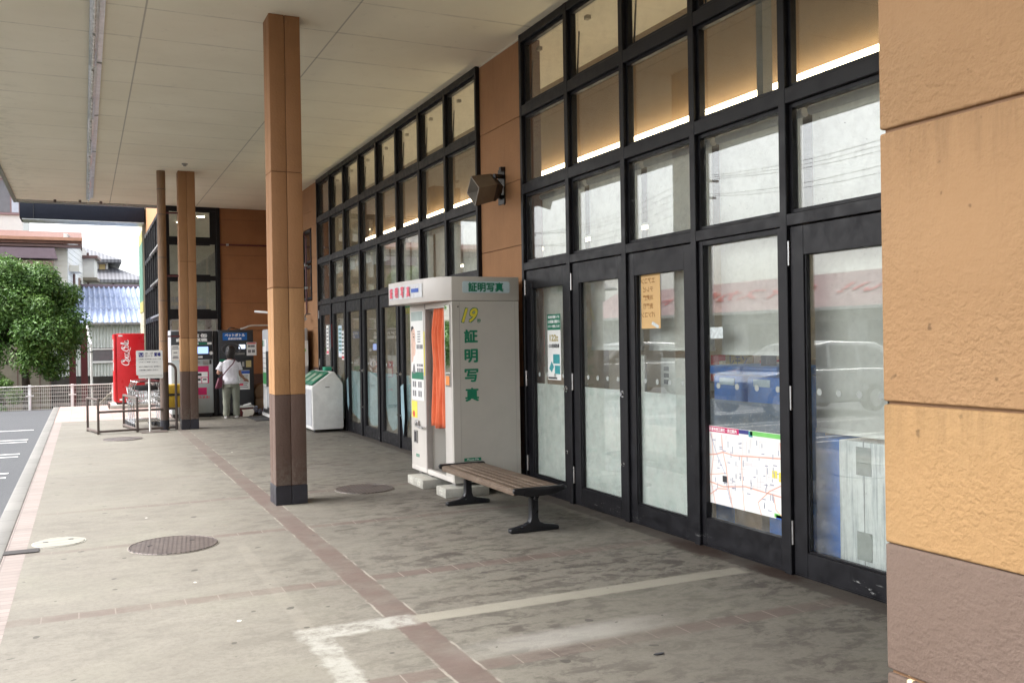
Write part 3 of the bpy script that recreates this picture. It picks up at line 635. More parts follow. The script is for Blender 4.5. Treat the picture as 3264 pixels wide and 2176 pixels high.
MB().box(-1.43, -1.362, -30, 24.4, ZC-.05, ZC+.42).box(-1.36, 1.86, 24.252, 24.4, ZC-.05, ZC+.42).build('fascia', M['grey_metal'], cp, .008)
MB().box(-1.40, 4.6, -30, 24.38, ZC+.42, ZC+.46).build('roof_sheet', M['galv'], cp)
MB().beam((-1.36, 24.22, ZC-.02), (1.86, 24.22, ZC-.02), .045).build('gutter_trim', M['steel'], cp)
for k, (x, y) in enumerate(((-.55, 24.0), (-.02, 23.9), (.43, 23.95))):
    MB().cyl((x, y, ZC-.06), .03, .06, 8).build('bolt', M['brown_metal'], cp)
mat('pipe_trim', (.35, .25, .15), .6)
MB().box(XF-.022, XF-.002, 9.3, 10.7, ZC-.018, ZC-.001).build('cove_bead', M['room_pale'], cp)
# fluorescent channel on the soffit
fl = empty('ceiling_batten', (.16, 14, ZC), 'long weathered grey lamp channel running along the canopy soffit', 'ceiling lamp')
m_ = MB(); xb = .155
for k in range(7):
    ya = 3.7+k*2.8; m_.box(xb-.045, xb+.045, ya, ya+2.79, ZC-.075, ZC-.001)
m_.build('channel', M['galv'], fl, .006)
m_ = MB()
for k in range(7):
    ya = 3.7+k*2.8; m_.box(xb+.046, xb+.10, ya+.02, ya+2.75, ZC-.03, ZC-.002)
m_.build('side_plate', M['galv'], fl)
m_ = MB()
for k in range(14):
    ya = 3.75+k*1.4; m_.cyl((xb, ya+.04, ZC-.098), .0155, 1.30, 10, 'y')
m_.build('tube', mat('dead_tube', (.55, .56, .55), .25), fl, smooth=True)
d = empty('heat_detector', (1.80, 18.43, ZC), 'small round beige detector on the canopy soffit above the round pipe', 'detector')
MB().tube([(1.8, 18.43, ZC), (1.8, 18.43, ZC-.02), (1.8, 18.43, ZC-.021), (1.8, 18.43, ZC-.05)], [.055, .055, .035, .028], 20).build('body', M['horn_in'], d)

# ================================================================ COLUMNS
def column(x0, x1, y0, y1, label, zt=ZC, name='canopy_column', joints=(2.27, 3.48)):
    c = empty(name, ((x0+x1)/2, (y0+y1)/2, 0), label, 'column', 'canopy columns')
    def shaft(nm, m, z0, z1):
        mb = MB(); xm, ym = (x0+x1)/2, (y0+y1)/2; zz = [z0]+[z for z in joints if z0 < z < z1]+[z1]; g = .006
        for a, b in zip(zz[:-1], zz[1:]):
            for xa, xb_ in ((x0, xm-g/2), (xm+g/2, x1)):
                for ya, yb in ((y0, ym-g/2), (ym+g/2, y1)): mb.box(xa, xb_, ya, yb, a+(g/2 if a != z0 else 0), b-(g/2 if b != z1 else 0))
        mb.build(nm, m, c, .004, 2)
    shaft('middle_cladding', M['orange_low'], 1.152, joints[0]-.003); shaft('upper_cladding', M['orange'], joints[0]+.003, zt); shaft('lower_cladding', M['brown'], .202, 1.15)
    MB().box(x0+.012, x1-.012, y0+.012, y1-.012, .05, zt-.01).build('core', M['groove'], c)
    mb = MB(); xm, ym = (x0+x1)/2, (y0+y1)/2
    for xa, xb_ in ((x0-.004, xm-.002), (xm+.002, x1+.004)):
        for ya, yb in ((y0-.004, ym-.002), (ym+.002, y1+.004)): mb.box(xa, xb_, ya, yb, 0, .2)
    mb.build('tile_base', M['plinth_tile'], c, .003, 1)
    return c
column(1.795, 2.118, 9.70, 10.02, 'orange and brown square column standing nearest in the middle of the walkway')
column(1.745, 2.062, 19.22, 19.54, 'orange and brown square column beside the round pipe at the far end', joints=(1.81, 3.33))
# round downpipe
dp = empty('downpipe', (1.425, 19.38, 0), 'round wood-coloured pipe with brown lower half beside the far column', 'pipe')
t = NT('wood_wrap'); g_ = t.noise(6, 6, .6, stretch=(14, 14, .6)); c = t.mix(t.ramp(g_, .3, .7), (.17, .095, .05), (.29, .175, .095)); M['wrap'] = t.bsdf(c, .6)
t = NT('wood_wrap_dark'); g_ = t.noise(6, 6, .6, stretch=(14, 14, .6)); c = t.mix(t.ramp(g_, .3, .7), (.065, .043, .033), (.12, .085, .066)); M['wrap_dark'] = t.bsdf(c, .65)
px, py = 1.44, 19.38
MB().cyl((px, py, 1.15), .082, ZC-1.15, 28).build('upper_pipe', M['wrap'], dp, smooth=True); MB().cyl((px, py, .2), .082, .948, 28).build('lower_pipe', M['wrap_dark'], dp, smooth=True)
MB().cyl((px, py, 0), .085, .2, 28).build('pipe_base', M['plinth_tile'], dp, smooth=True)
m_ = MB()
for z in (.62, .93, 1.75, 2.55, 3.4, 4.25, 4.75): m_.cyl((px, py, z), .0845, .014, 28)
m_.build('joint_ring', M['brown_metal'], dp, smooth=True)
m_ = MB()
for z in (1.85, 3.05, 4.3): m_.beam((px+.06, py, z), (1.745, py, z), .03)
m_.build('bracket', M['dark_red'], dp)
# foreground pier, rough render
fp = empty('foreground_pier', (2.0, .9, 0), 'big rough-rendered orange pier with brown foot at the right edge nearest the camera', 'pillar')
def fpart(nm, m, z0, z1, js=()):
    mb = MB(); zz = [z0]+list(js)+[z1]; g = .009
    for a, b in zip(zz[:-1], zz[1:]): mb.box(1.80, 2.35, .35, 1.68, a+(g/2 if a != z0 else 0), b-(g/2 if b != z1 else 0))
    mb.build(nm, m, fp, .007, 3)
fpart('middle_render', M['orange_pier_low'], 1.180, 1.523); fpart('upper_render', M['orange_pier'], 1.530, ZC, (2.197, 2.9, 3.6, 4.3)); fpart('lower_render', M['brown_pier'], .205, 1.178, (.862,))
MB().box(1.812, 2.34, .36, 1.67, .2, ZC-.02).build('core', M['groove_pier'], fp); MB().box(1.79, 2.36, .34, 1.69, 0, .2).build('tile_base', M['plinth_tile'], fp)
# ================================================================ HORN SPEAKER on the pier
hs_ = empty('horn_speaker', (4.56, 10.0, 3.45), 'square brown-grey horn loudspeaker bracketed on the orange wall pier', 'loudspeaker')
P = [Vector(p) for p in ((4.10, 9.82, 3.587), (4.10, 9.586, 3.416), (4.10, 9.71, 3.224), (4.10, 9.956, 3.407))]
cen = sum(P, Vector())/4; sh = Vector((.25, .052, .062)); B = [cen+(p-cen)*.93+sh for p in P]
def loft(loops, cap0=False, cap1=True):
    mb = MB(); n = len(loops[0]); V = [v for L in loops for v in L]; fs = []
    for i in range(len(loops)-1):
        for j in range(n): fs.append((i*n+j, (i+1)*n+j, (i+1)*n+(j+1) % n, i*n+(j+1) % n))
    if cap0: fs.append(tuple(range(n)))
    if cap1: fs.append(tuple(reversed(range((len(loops)-1)*n, len(loops)*n))))
    return mb.add(V, fs)
loft([P, B], False, False).build('horn', M['horn'], hs_)
Pi = [cen+(p-cen)*.93 for p in P]; Bi = [cen+(p-cen)*.52+sh*.85 for p in P]
mb = loft([[v for v in P], [v+Vector((-.006, 0, 0)) for v in P], [v+Vector((-.006, 0, 0)) for v in Pi], Bi], False, True); mb.build('mouth', M['horn_in'], hs_)
c2 = cen+sh
loft([B, [c2+(b-c2)*.98+Vector((.035, .004, .004)) for b in B], [c2+(b-c2)*.45+Vector((.12, .0, .0)) for b in B]], False, True).build('rear_cover', M['black_metal'], hs_)
mb = MB(); mb.box(4.545, 4.562, 9.88, 10.06, 3.30, 3.72); mb.beam((4.555, 9.92, 3.62), (4.38, 9.80, 3.60), .03, .05).beam((4.555, 9.98, 3.38), (4.40, 9.84, 3.40), .03, .05).box(4.50, 4.555, 9.87, 9.93, 3.68, 3.73)
mb.tube([(4.55, 9.9, 3.5), (4.50, 9.78, 3.35), (4.53, 9.85, 3.28)], .008, 6); mb.build('bracket', M['black_metal'], hs_)

# ================================================================ PHOTO BOOTH
X0, X1, Y0, Y1 = 3.63, 4.43, 9.30, 10.72
pb = empty('photo_booth', (4.0, 10.0, .13), 'tall beige photo booth with orange curtain and green lettering standing on concrete blocks', 'photo booth')
m_ = MB()   # near side panel with rounded front corner
def rrect(x0, x1, y0, y1, r, k=5, corners=(1, 1, 1, 1)):
    pts = []
    for (cx, cy, a0, on) in ((x0+r, y0+r, 180, corners[0]), (x1-r, y0+r, 270, corners[1]), (x1-r, y1-r, 0, corners[2]), (x0+r, y1-r, 90, corners[3])):
        if on: pts += [(cx+r*math.cos(math.radians(a0+90*i/k)), cy+r*math.sin(math.radians(a0+90*i/k))) for i in range(k+1)]
        else: pts.append((x0 if cx < (x0+x1)/2 else x1, y0 if cy < (y0+y1)/2 else y1))
    return pts
zb, zt = .135, 2.118
def pris(mb, pts, z0, z1): return mb.prism(pts, (0, 0, z0), (1, 0, 0), (0, 1, 0), (0, 0, z1-z0))
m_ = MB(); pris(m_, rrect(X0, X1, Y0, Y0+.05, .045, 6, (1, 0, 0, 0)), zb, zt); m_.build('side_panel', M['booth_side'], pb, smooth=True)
m_ = MB(); m_.box(X0, X0+.05, Y0+.052, Y0+.255, zb, zt).box(X0+.052, X0+.09, Y0+.25, Y0+.262, zb, zt); m_.build('front_post', M['booth'], pb, .004)
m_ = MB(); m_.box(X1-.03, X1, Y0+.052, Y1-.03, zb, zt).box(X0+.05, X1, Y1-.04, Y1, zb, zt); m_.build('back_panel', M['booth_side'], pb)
m_ = MB(); m_.box(X0, X0+.03, 10.19, Y1, zb, zt).box(X0+.03, X1-.03, 10.175, 10.20, zb, zt); m_.build('console', M['booth'], pb, .006)
box('console_edge', M['booth_trim'], pb, X0-.004, X0+.07, 10.155, 10.188, zb, zt, .004)
m_ = MB(); m_.box(X0-.002, X0+.045, Y0+.05, Y1, zb, zb+.055).box(X0-.001, X0+.03, Y0+.256, 10.19, 2.055, zt); m_.each('front_rail', M['booth'], pb, .004)
box('floor_plate', M['grey_metal'], pb, X0+.046, X1-.03, Y0+.06, 10.17, zb+.01, zb+.045)
box('inner_panel', M['booth_inner'], pb, X0+.30, X0+.32, Y0+.26, 10.17, zb+.05, .93)
box('inner_backdrop', M['booth_inner'], pb, X1-.06, X1-.035, Y0+.06, 10.17, zb+.05, 2.1)
box('seat', M['booth_trim'], pb, X0+.30, X0+.62, Y0+.30, Y0+.70, .52, .60, .02)
# curved header
hd = [(X0-.002, Y0)] ; hd = smooth_pts([(3.625, Y0), (3.52, Y0+.12), (3.455, Y0+.36), (3.405, Y0+.75), (3.375, Y0+1.15), (3.37, Y1+.02)], 5)+[(X1, Y1+.02), (X1, Y0)]
zh0, zh1 = 2.123, 2.385
m_ = MB(); pris(m_, [(x, y) for x, y in hd][::-1], zh0, zh1); m_.build('header', M['booth'], pb, .006, 2)
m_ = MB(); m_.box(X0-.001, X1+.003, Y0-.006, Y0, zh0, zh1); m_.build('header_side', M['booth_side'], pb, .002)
# header side sign
m_ = MB(); m_.prism(rrect(3.752, 4.318, 2.208, 2.334, .02, 4), (0, Y0-.012, 0), (1, 0, 0), (0, 0, 1), (0, .0062, 0)); sg = m_.build('sign_panel', mat('sign_blue', (.50, .62, .66), .3, var=.03), pb)
m_ = MB(); write(m_, '証明写真', (4.03, Y0-.012, 2.271), .425, .105, '-y', .035); m_.build('lettering', M['green_ink'], sg)
# front header sign follows the curve: flat placed strip pieces
def curve_strip(mb, ya, yb, z0, z1, off=.004, k=8):
    pts = smooth_pts([(3.625, Y0), (3.52, Y0+.12), (3.455, Y0+.36), (3.405, Y0+.75), (3.375, Y0+1.15), (3.37, Y1+.02)], 5)
    def xat(y):
        for a, b in zip(pts[:-1], pts[1:]):
            if a[1] <= y <= b[1]+1e-6: return a[0]+(b[0]-a[0])*(y-a[1])/max(1e-6, b[1]-a[1])
        return pts[-1][0]
    for i in range(k):
        y0_, y1_ = ya+(yb-ya)*i/k, ya+(yb-ya)*(i+1)/k
        mb.quad((xat(y0_)-off, y0_, z0), (xat(y1_)-off, y1_, z0), (xat(y1_)-off, y1_, z1), (xat(y0_)-off, y0_, z1))
    return xat
m_ = MB(); xat = curve_strip(m_, Y0+.42, Y1-.03, 2.18, 2.335, .007, 12); sg = m_.build('front_sign', mat('sign_pale', (.62, .64, .66), .3, var=.03), pb)
for ch, yc in zip('証明写真', (10.60, 10.42, 10.24, 10.07)):
    m_ = MB(); write(m_, ch, (xat(yc)-.010, yc, 2.258), .115, .125, '-x', .05); m_.build('lettering', M['pink_ink'], sg)
m_ = MB(); curve_strip(m_, 9.80, 9.99, 2.24, 2.285, .010, 3); m_.build('blue_bar', M['blue_ink'], sg)
# lettering on near side
m_ = MB(); write(m_, '証', (3.846, Y0, 1.733), .165, .148, '-y', .035); write(m_, '明', (3.846, Y0, 1.519), .160, .15, '-y', .035); write(m_, '写', (3.846, Y0, 1.305), .165, .145, '-y', .035); write(m_, '真', (3.850, Y0, 1.095), .165, .15, '-y', .035)
write(m_, '秒', (3.945, Y0, 1.902), .045, .048, '-y', .02); m_.build('lettering', M['green_ink'], pb)
m_ = MB(); write(m_, '19', (3.835, Y0, 1.963), .205, .172, '-y', .055, .35, .0022); m_.build('numeral_outline', M['green_ink'], pb)
m_ = MB(); write(m_, '19', (3.835, Y0, 1.963), .190, .158, '-y', .028, .35, .004); m_.build('numeral', M['yellow_ink'], pb)
m_ = MB(); plate(m_, (3.846, Y0, .386), .20, .034, '-y', .003); o = m_.build('name_plate', M['green_ink'], pb); m_ = MB(); write(m_, 'Photo-Me', (3.846, Y0-.003, .386), .14, .022, '-y', .01, .2, .001); m_.build('lettering', M['white_ink'], o)
m_ = MB()
for x, z in ((3.70, 2.055), (4.35, 2.06)): m_.cyl((x, Y0, z), .009, -.006, 10, 'y')
m_.each('screw', M['steel'], pb)
m_ = MB(); m_.box(X0+.085, X0+.088, Y0-.0016, Y0, zb+.02, 2.11).box(X1-.048, X1-.045, Y0-.0016, Y0, zb+.02, 2.11); m_.each('panel_seam', M['booth_trim'], pb)
# mirror strip on front post
m_ = MB(); m_.box(X0-.007, X0-.001, 9.355, 9.51, 1.18, 2.085); mf = m_.build('mirror_frame', M['booth_trim'], pb, .002)
t = NT('mirror'); M['mirror'] = t.bsdf((.92, .93, .93), .02, 1.); m_ = MB().box(X0-.010, X0-.0071, 9.36, 9.505, 1.19, 2.078); m_.build('mirror', M['mirror'], pb)
m_ = MB(); plate(m_, (X0-.010, 9.44, 1.25), .11, .10, '-x', .002); m_.build('sticker', M['orange_ink'], pb)
# console graphics
m_ = MB(); m_.prism(rrect(-10.66, -10.225, .98, 2.045, .025, 4), (X0-.004, 0, 0), (0, -1, 0), (0, 0, 1), (-.003, 0, 0)); pn = m_.build('picture_panel', M['white_plain'], pb)
xx = X0-.0075
m_ = MB(); plate(m_, (xx, 10.45, 1.985), .41, .11, '-x', .001); m_.build('header_print', mat('print_grey_green', (.35, .42, .40), .4), pn)
m_ = MB()   # cropped face photo: half profile
face_pts = [(.0, 1.86), (.06, 1.87), (.12, 1.83), (.145, 1.76), (.14, 1.70), (.155, 1.66), (.15, 1.63), (.142, 1.60), (.15, 1.575), (.14, 1.55), (.13, 1.52), (.07, 1.50), (.05, 1.44), (0, 1.43)]
m_.prism(face_pts, (xx, 10.655, 0), (0, -1, 0), (0, 0, 1), (-.001, 0, 0)); m_.build('portrait_print', M['skin_print'], pn)
m_ = MB(); m_.prism([(.055, 1.735), (.09, 1.745), (.12, 1.735), (.09, 1.728)], (xx-.001, 10.655, 0), (0, -1, 0), (0, 0, 1), (-.0005, 0, 0)); m_.prism([(.05, 1.765), (.09, 1.78), (.125, 1.765), (.09, 1.772)], (xx-.001, 10.655, 0), (0, -1, 0), (0, 0, 1), (-.0005, 0, 0)); m_.prism([(.0, 1.86), (.06, 1.87), (.10, 1.845), (.05, 1.83), (0, 1.80)], (xx-.001, 10.655, 0), (0, -1, 0), (0, 0, 1), (-.0005, 0, 0)); m_.build('portrait_features', M['dark_ink'], pn)
m_ = MB()
for k, (yy, zz) in enumerate([(10.38, 1.80-.03*i) for i in range(5)]): plate(m_, (xx, yy, zz), .10, .012, '-x', .001)
for zz in (1.62, 1.40, 1.34): 
    for yy in (10.44, 10.38, 10.32, 10.27): plate(m_, (xx, yy, zz), .045, .05 if zz != 1.40 else .03, '-x', .001)
for zz in (1.17, 1.06):
    for yy in (10.60, 10.53, 10.40, 10.33): plate(m_, (xx, yy, zz), .05, .07, '-x', .001)
m_.build('small_prints', M['grey_ink'], pn)
m_ = MB(); plate(m_, (xx, 10.443, 1.275), .42, .085, '-x', .0012); m_.build('green_band', M['green_ink'], pn)
m_ = MB(); m_.prism([(.03, 1.30), (.06, 1.39), (.09, 1.42), (.12, 1.39), (.14, 1.30)], (xx-.001, 10.655, 0), (0, -1, 0), (0, 0, 1), (-.0012, 0, 0)); m_.build('figure_print', M['grey_ink'], pn)
m_ = MB(); plate(m_, (X0-.001, 10.208, 1.54), .03, .52, '-x', .003); m_.build('yellow_strip', M['yellow_paper'], pb)
m_ = MB(); plate(m_, (X0-.001, 10.59, .865), .20, .20, '-x', .003); m_.build('yellow_notice', M['yellow_paper'], pb)
m_ = MB(); m_.cyl((X0-.0042, 10.61, .81), .038, -.001, 20, 'x'); m_.build('red_stamp', M['red_ink'], pb)
m_ = MB(); plate(m_, (X0, 10.545, .54), .12, .15, '-x', .012); o = m_.build('photo_tray', M['grey_metal'], pb); box('tray_slot', M['screen_dark'], o, X0-.0125, X0-.0122, 10.505, 10.585, .48, .60)
m_ = MB(); plate(m_, (X0, 10.50, .315), .115, .035, '-x', .002); o = m_.build('name_plate', M['green_ink'], pb); m_ = MB(); write(m_, 'Photo-Me', (X0-.002, 10.50, .315), .085, .02, '-x', .01, .2, .001); m_.build('lettering', M['white_ink'], o)
m_ = MB(); m_.box(X0-.03, X0, 10.40, 10.52, .66, .74); m_.build('lock_hasp', M['steel'], pb, .008)
ch = empty('lock_chain', (X0-.03, 10.35, .71), 'short steel chain hooked across the photo booth front beside the curtain', 'chain')
for k in range(7):
    a = Vector((X0-.035, 10.46-.043*k, .715-.028*math.sin(k/6*math.pi)-.006*k)); r = []
    for j in range(12):
        th = 2*math.pi*j/12; q = Vector((0, -math.cos(th)*.030, math.sin(th)*.015)) if k % 2 else Vector((math.sin(th)*.015, -math.cos(th)*.030, 0)); r.append(a+q)
    MB().tube(r, .0048, 6, closed=True).build('link', M['steel'], ch, smooth=True)
# curtain
def curtain():
    mb = MB(); ny, nz = 64, 20; V = []; fs = []
    for j in range(nz+1):
        z = 2.055-(2.055-.70)*j/nz; pinch = 1-.45*max(0, 1-j/5.)
        spread = .43+.02*j/nz if j > 3 else .36+.025*j
        for i in range(ny+1):
            s = i/ny; y = 10.08-.08*(j/nz < .2)*(1-j/4.) - s*spread - .04*(1-j/nz)
            amp = .028+.012*math.sin(j*.4); V.append((X0+.045+amp*math.sin(s*2*math.pi*4.2+.5*math.sin(j*.22))+.008*math.sin(s*37+j*.3), y, z+.012*math.sin(s*9)*(j == nz)))
    for j in range(nz):
        for i in range(ny): a = j*(ny+1)+i; fs.append((a, a+1, a+ny+2, a+ny+1))
    mb.add(V, fs); o = mb.build('curtain', M['curtain'], pb, smooth=True)
    md = o.modifiers.new('s', 'SOLIDIFY'); md.thickness = .004
curtain()
MB().cyl((X0+.045, 9.56, 2.045), .008, .60, 8, 'y').build('curtain_rod', M['steel'], pb)
m_ = MB()
for x in (3.72, 4.33):
    for y in (9.40, 10.15, 10.5): m_.box(x-.06, x+.06, y-.05, y+.05, .102, .135).cyl((x, y, .11), .022, .03, 10)
m_.each('foot', M['grey_metal'], pb)
# concrete blocks
def cblock(x0, x1, y0, y1, label):
    b = empty('concrete_block', ((x0+x1)/2, (y0+y1)/2, 0), label, 'concrete block', 'concrete blocks under the photo booth')
    MB().box(x0, x1, y0, y1, 0, .10).build('block', M['concrete_block'], b, .006, 2)
    m2 = MB(); ym = (y0+y1)/2
    for a, c_, d_, e_ in ((-.045, .045, .062, .068), (-.045, .045, .028, .034), (.040, .046, .034, .062), (-.046, -.040, .034, .062)): m2.box(x0-.003, x0, ym+a, ym+c_, d_, e_)
    m2.build('end_moulding', mat('block_pale', (.55, .54, .48), .9), b)
cblock(3.49, 4.0, 9.21, 9.50, 'single weathered concrete block under the near corner of the photo booth, behind the bench end')
cblock(3.485, 4.0, 9.93, 10.195, 'right block of the touching pair of concrete blocks below the far booth front')
cblock(3.485, 4.0, 10.20, 10.465, 'left block of the touching pair of concrete blocks below the far booth front')

# ================================================================ BENCH
be = empty('bench', (3.57, 8.05, 0), 'backless bench with worn brown wooden slats and black cast iron legs', 'bench')
ya, yb, xa, xb2, zt_ = 7.12, 8.93, 3.345, 3.81, .405
n = 6
for k in range(n):
    w_ = (xb2-xa)/n; x0_, x1_ = xa+k*w_+.004, xa+(k+1)*w_-.004
    MB().box(x0_, x1_, ya+.03, yb-.03, zt_-.035, zt_-(.006 if k in (0, n-1) else 0)).build('slat', M['wood'], be, .007, 3)
MB().box(xa-.012, xa+.006, ya+.03, yb-.03, zt_-.06, zt_-.012).build('slat', M['wood'], be, .008, 3)
for y_, s_ in ((ya, 1), (yb, -1)):
    pr = [(xa-.022, -.028), (xa-.028, .0), (xa-.015, .018), (xb2+.010, .018), (xb2+.028, .0), (xb2+.015, -.022), (xb2-.12, -.058), (xa+.12, -.062)]
    MB().prism([(a, zt_-.012+b) for a, b in pr], (0, y_-.005, 0), (1, 0, 0), (0, 0, 1), (0, .038, 0)).build('end_cap', M['black_metal'], be, .006, 2)
for y_ in (7.27, 8.80):
    lg = MB(); xm = (xa+xb2)/2
    prof = [(-.235, .0), (.235, .0), (.24, .03), (.225, .042), (.10, .062), (.05, .085), (.036, .12), (.036, .285), (.055, .32), (.16, .345), (.16, .362), (-.16, .362), (-.16, .345), (-.055, .32), (-.036, .285), (-.036, .12), (-.05, .085), (-.10, .062), (-.225, .042), (-.24, .03)]
    lg.prism([(xm+a, b) for a, b in prof], (0, y_-.034, 0), (1, 0, 0), (0, 0, 1), (0, .068, 0)); lg.build('leg', M['black_metal'], be, .010, 3)
MB().beam((3.577, 7.2, .30), (3.577, 8.9, .30), .035).box(xa+.01, xa+.05, ya+.05, yb-.05, zt_-.062, zt_-.037).box(xb2-.05, xb2-.01, ya+.05, yb-.05, zt_-.062, zt_-.037).build('stretcher', M['black_metal'], be, .006)

# ================================================================ WHITE RECYCLING BIN
rb = empty('recycling_bin', (4.14, 17.6, 0), 'white recycling bin with sloped green lids beside the far glass doors', 'recycling bin')
xa, xb2, ya, yb = 3.855, 4.445, 17.09, 18.55
prof = [(xa, .05), (xb2-.01, .05), (xb2, .1), (xb2-.005, .90), (xb2-.035, .945), (4.275, 1.13), (4.225, 1.13), (xa-.005, .86), (xa-.008, .80)]
MB().prism(prof, (0, ya, 0), (1, 0, 0), (0, 0, 1), (0, yb-ya, 0)).build('body', M['white_paint'], rb, .015, 3)
m_ = MB()
for k in range(3):
    y0_ = ya+.03+k*.47; d = Vector((4.225-xa+.02, 0, .27)).normalized(); nrm = Vector((-d.z, 0, d.x)); c_ = Vector(((4.2+xa)/2-.015, y0_+.22, (1.13+.86)/2+.012))
    m_.obox(c_, d*.20, Vector((0, .215, 0)), nrm*.014)
m_.each('lid', mat('lid_green', (.02, .16, .09), .4, var=.15), rb, .006)
m_ = MB()
for k in range(3):
    y0_ = ya+.03+k*.47; d = Vector((4.225-xa+.02, 0, .27)).normalized(); nrm = Vector((-d.z, 0, d.x)); c_ = Vector(((4.2+xa)/2-.015, y0_+.22, (1.13+.86)/2+.012))
    m_.obox(c_+nrm*.016, d*.11, Vector((0, .12, 0)), nrm*.003)
m_.each('lid_window', mat('lid_pale', (.30, .40, .30), .4), rb)
MB().box(4.10, 4.18, ya-.004, ya, .835, .853).build('name_tag', M['grey_metal'], rb)
m_ = MB()
for x in (xa+.05, xb2-.05):
    for y in (ya+.06, yb-.06): m_.cyl((x, y, 0), .02, .05, 10)
m_.each('foot', M['black_plastic'], rb)
MB().box(xa-.012, xa-.008, ya+.04, yb-.04, .12, .80).build('side_panel', M['light_grey'], rb)
gt = empty('green_box', (4.3, 17.7, 1.13), 'small green box standing on top of the white recycling bin', 'box')
MB().box(4.21, 4.34, 17.55, 17.75, 1.135, 1.21).build('box_body', mat('box_green', (.03, .30, .18), .5), gt, .004)

# ================================================================ MACHINES AT THE FAR END
def shadow_legs(p, x0, x1, y0, y1, h):
    m_ = MB()
    for x in (x0+.07, x1-.07):
        for y in (y0+.07, y1-.07): m_.cyl((x, y, 0), .025, h, 10)
    m_.each('foot', M['black_plastic'], p)
cm = empty('can_recycling_machine', (2.26, 22.6, 0), 'tall white and black can recycling machine partly hidden behind the far column', 'recycling machine')
x0, x1, y0, y1 = 1.80, 2.725, 22.22, 23.0
MB().box(x0, x1, y0+.02, y1, .09, 2.01).build('cabinet', M['light_grey'], cm, .01); shadow_legs(cm, x0, x1, y0, y1, .09)
MB().box(x0+.012, x1-.012, y0, y0+.02, .10, 1.33).build('lower_door', M['silver_panel'], cm, .006); MB().box(x0+.012, x1-.012, y0, y0+.02, 1.336, 1.985).build('upper_door', M['dark_grey'], cm, .006)
m_ = MB(); write(m_, 'アルミ缶', (2.30, y0, 1.885), .60, .088, '-y', .06); write(m_, '自動回収機', (2.26, y0, 1.785), .68, .082, '-y', .06); m_.build('lettering', M['white_ink'], cm)
m_ = MB(); plate(m_, (2.53, y0, 1.70), .33, .055, '-y', .004); o = m_.build('label_plate', M['white_plain'], cm); m_ = MB(); plate(m_, (2.50, y0-.004, 1.70), .19, .05, '-y', .002); m_.build('green_label', M['green_ink'], o)
m_ = MB(); plate(m_, (2.48, y0, 1.545), .30, .185, '-y', .008); o = m_.build('screen_bezel', M['black_plastic'], cm); m_ = MB(); plate(m_, (2.48, y0-.008, 1.545), .27, .16, '-y', .001); m_.build('screen', M['lcd'], o)
m_ = MB(); m_.cyl((2.68, y0, 1.475), .040, -.005, 20, 'y'); m_.build('round_label', M['white_plain'], cm)
m_ = MB(); plate(m_, (2.44, y0, 1.39), .10, .045, '-y', .003); m_.build('small_label', M['paper'], cm)
m_ = MB(); plate(m_, (1.915, y0, 1.50), .20, .34, '-y', .004); o = m_.build('instruction_sheet', M['white_plain'], cm)
m_ = MB()
for z, w in ((1.63, .12), (1.59, .14), (1.50, .08), (1.41, .10), (1.38, .13)): plate(m_, (1.90, y0-.004, z), w, .022, '-y', .001)
m_.build('print', M['grey_ink'], o)
m_ = MB(); plate(m_, (2.55, y0, 1.26), .12, .10, '-y', .006).cyl((2.40, y0, 1.27), .03, -.01, 16, 'y'); m_.build('coin_unit', M['steel'], cm); m_ = MB(); plate(m_, (2.66, y0, 1.27), .045, .10, '-y', .008); m_.build('slot', M['black_plastic'], cm)
m_ = MB(); plate(m_, (2.36, y0, .98), .52, .40, '-y', .003); o = m_.build('red_poster', M['magenta_ink'], cm)
m_ = MB(); 
for cx, cz, w, h in ((2.47, .985, .25, .12), (2.40, .85, .11, .12), (2.53, .85, .12, .12), (2.22, .9, .18, .2)): plate(m_, (cx, y0-.003, cz), w, h, '-y', .001)
m_.build('print', M['white_ink'], o); m_ = MB(); 
for cx, cz, w, h in ((2.42, .985, .08, .06), (2.40, .87, .08, .05), (2.53, .87, .08, .03)): plate(m_, (cx, y0-.0045, cz), w, h, '-y', .001)
m_.build('picture', M['dark_ink'], o)
m_ = MB(); plate(m_, (2.40, y0, .60), .34, .17, '-y', .003); m_.build('red_notice', M['magenta_ink'], cm); m_ = MB(); write(m_, 'ポイントたまる!', (2.37, y0, .465), .52, .06, '-y', .05); m_.build('red_lettering', M['pink_ink'], cm)
hold = box('machine_base', M['black_plastic'], cm, x0+.03, x1-.03, y0+.03, y1, .02, .09)
sb = empty('black_panel', (2.78, 22.6, 0), 'narrow black side panel standing between the two recycling machines', 'panel'); MB().box(2.735, 2.835, 22.28, 22.95, .02, 1.99).build('panel_body', M['black_plastic'], sb, .006)

pm = empty('bottle_recycling_machine', (3.24, 22.6, 0), 'dark grey bottle recycling machine with blue sign and round opening in front of the woman', 'recycling machine')
x0, x1, y0, y1 = 2.845, 3.64, 22.22, 23.0
MB().box(x0, x1, y0+.02, y1, .05, 2.005).build('cabinet', M['dark_grey'], pm, .01); MB().box(x0+.01, x1-.01, y0, y0+.02, .06, 1.32).build('lower_door', M['dark_grey'], pm, .006); MB().box(x0+.01, x1-.01, y0, y0+.02, 1.328, 1.99).build('upper_door', M['dark_grey'], pm, .006)
shadow_legs(pm, x0, x1, y0, y1, .05)
m_ = MB(); plate(m_, (3.217, y0, 1.852), .552, .176, '-y', .004); o = m_.build('blue_sign', mat('sign_blue_deep', (.01, .12, .42), .4, var=.05), pm)
m_ = MB(); write(m_, 'ペットボトル', (3.217, y0-.004, 1.883), .46, .075, '-y', .05); write(m_, '自動回収機', (3.217, y0-.004, 1.80), .30, .048, '-y', .05); m_.build('lettering', M['white_ink'], o)
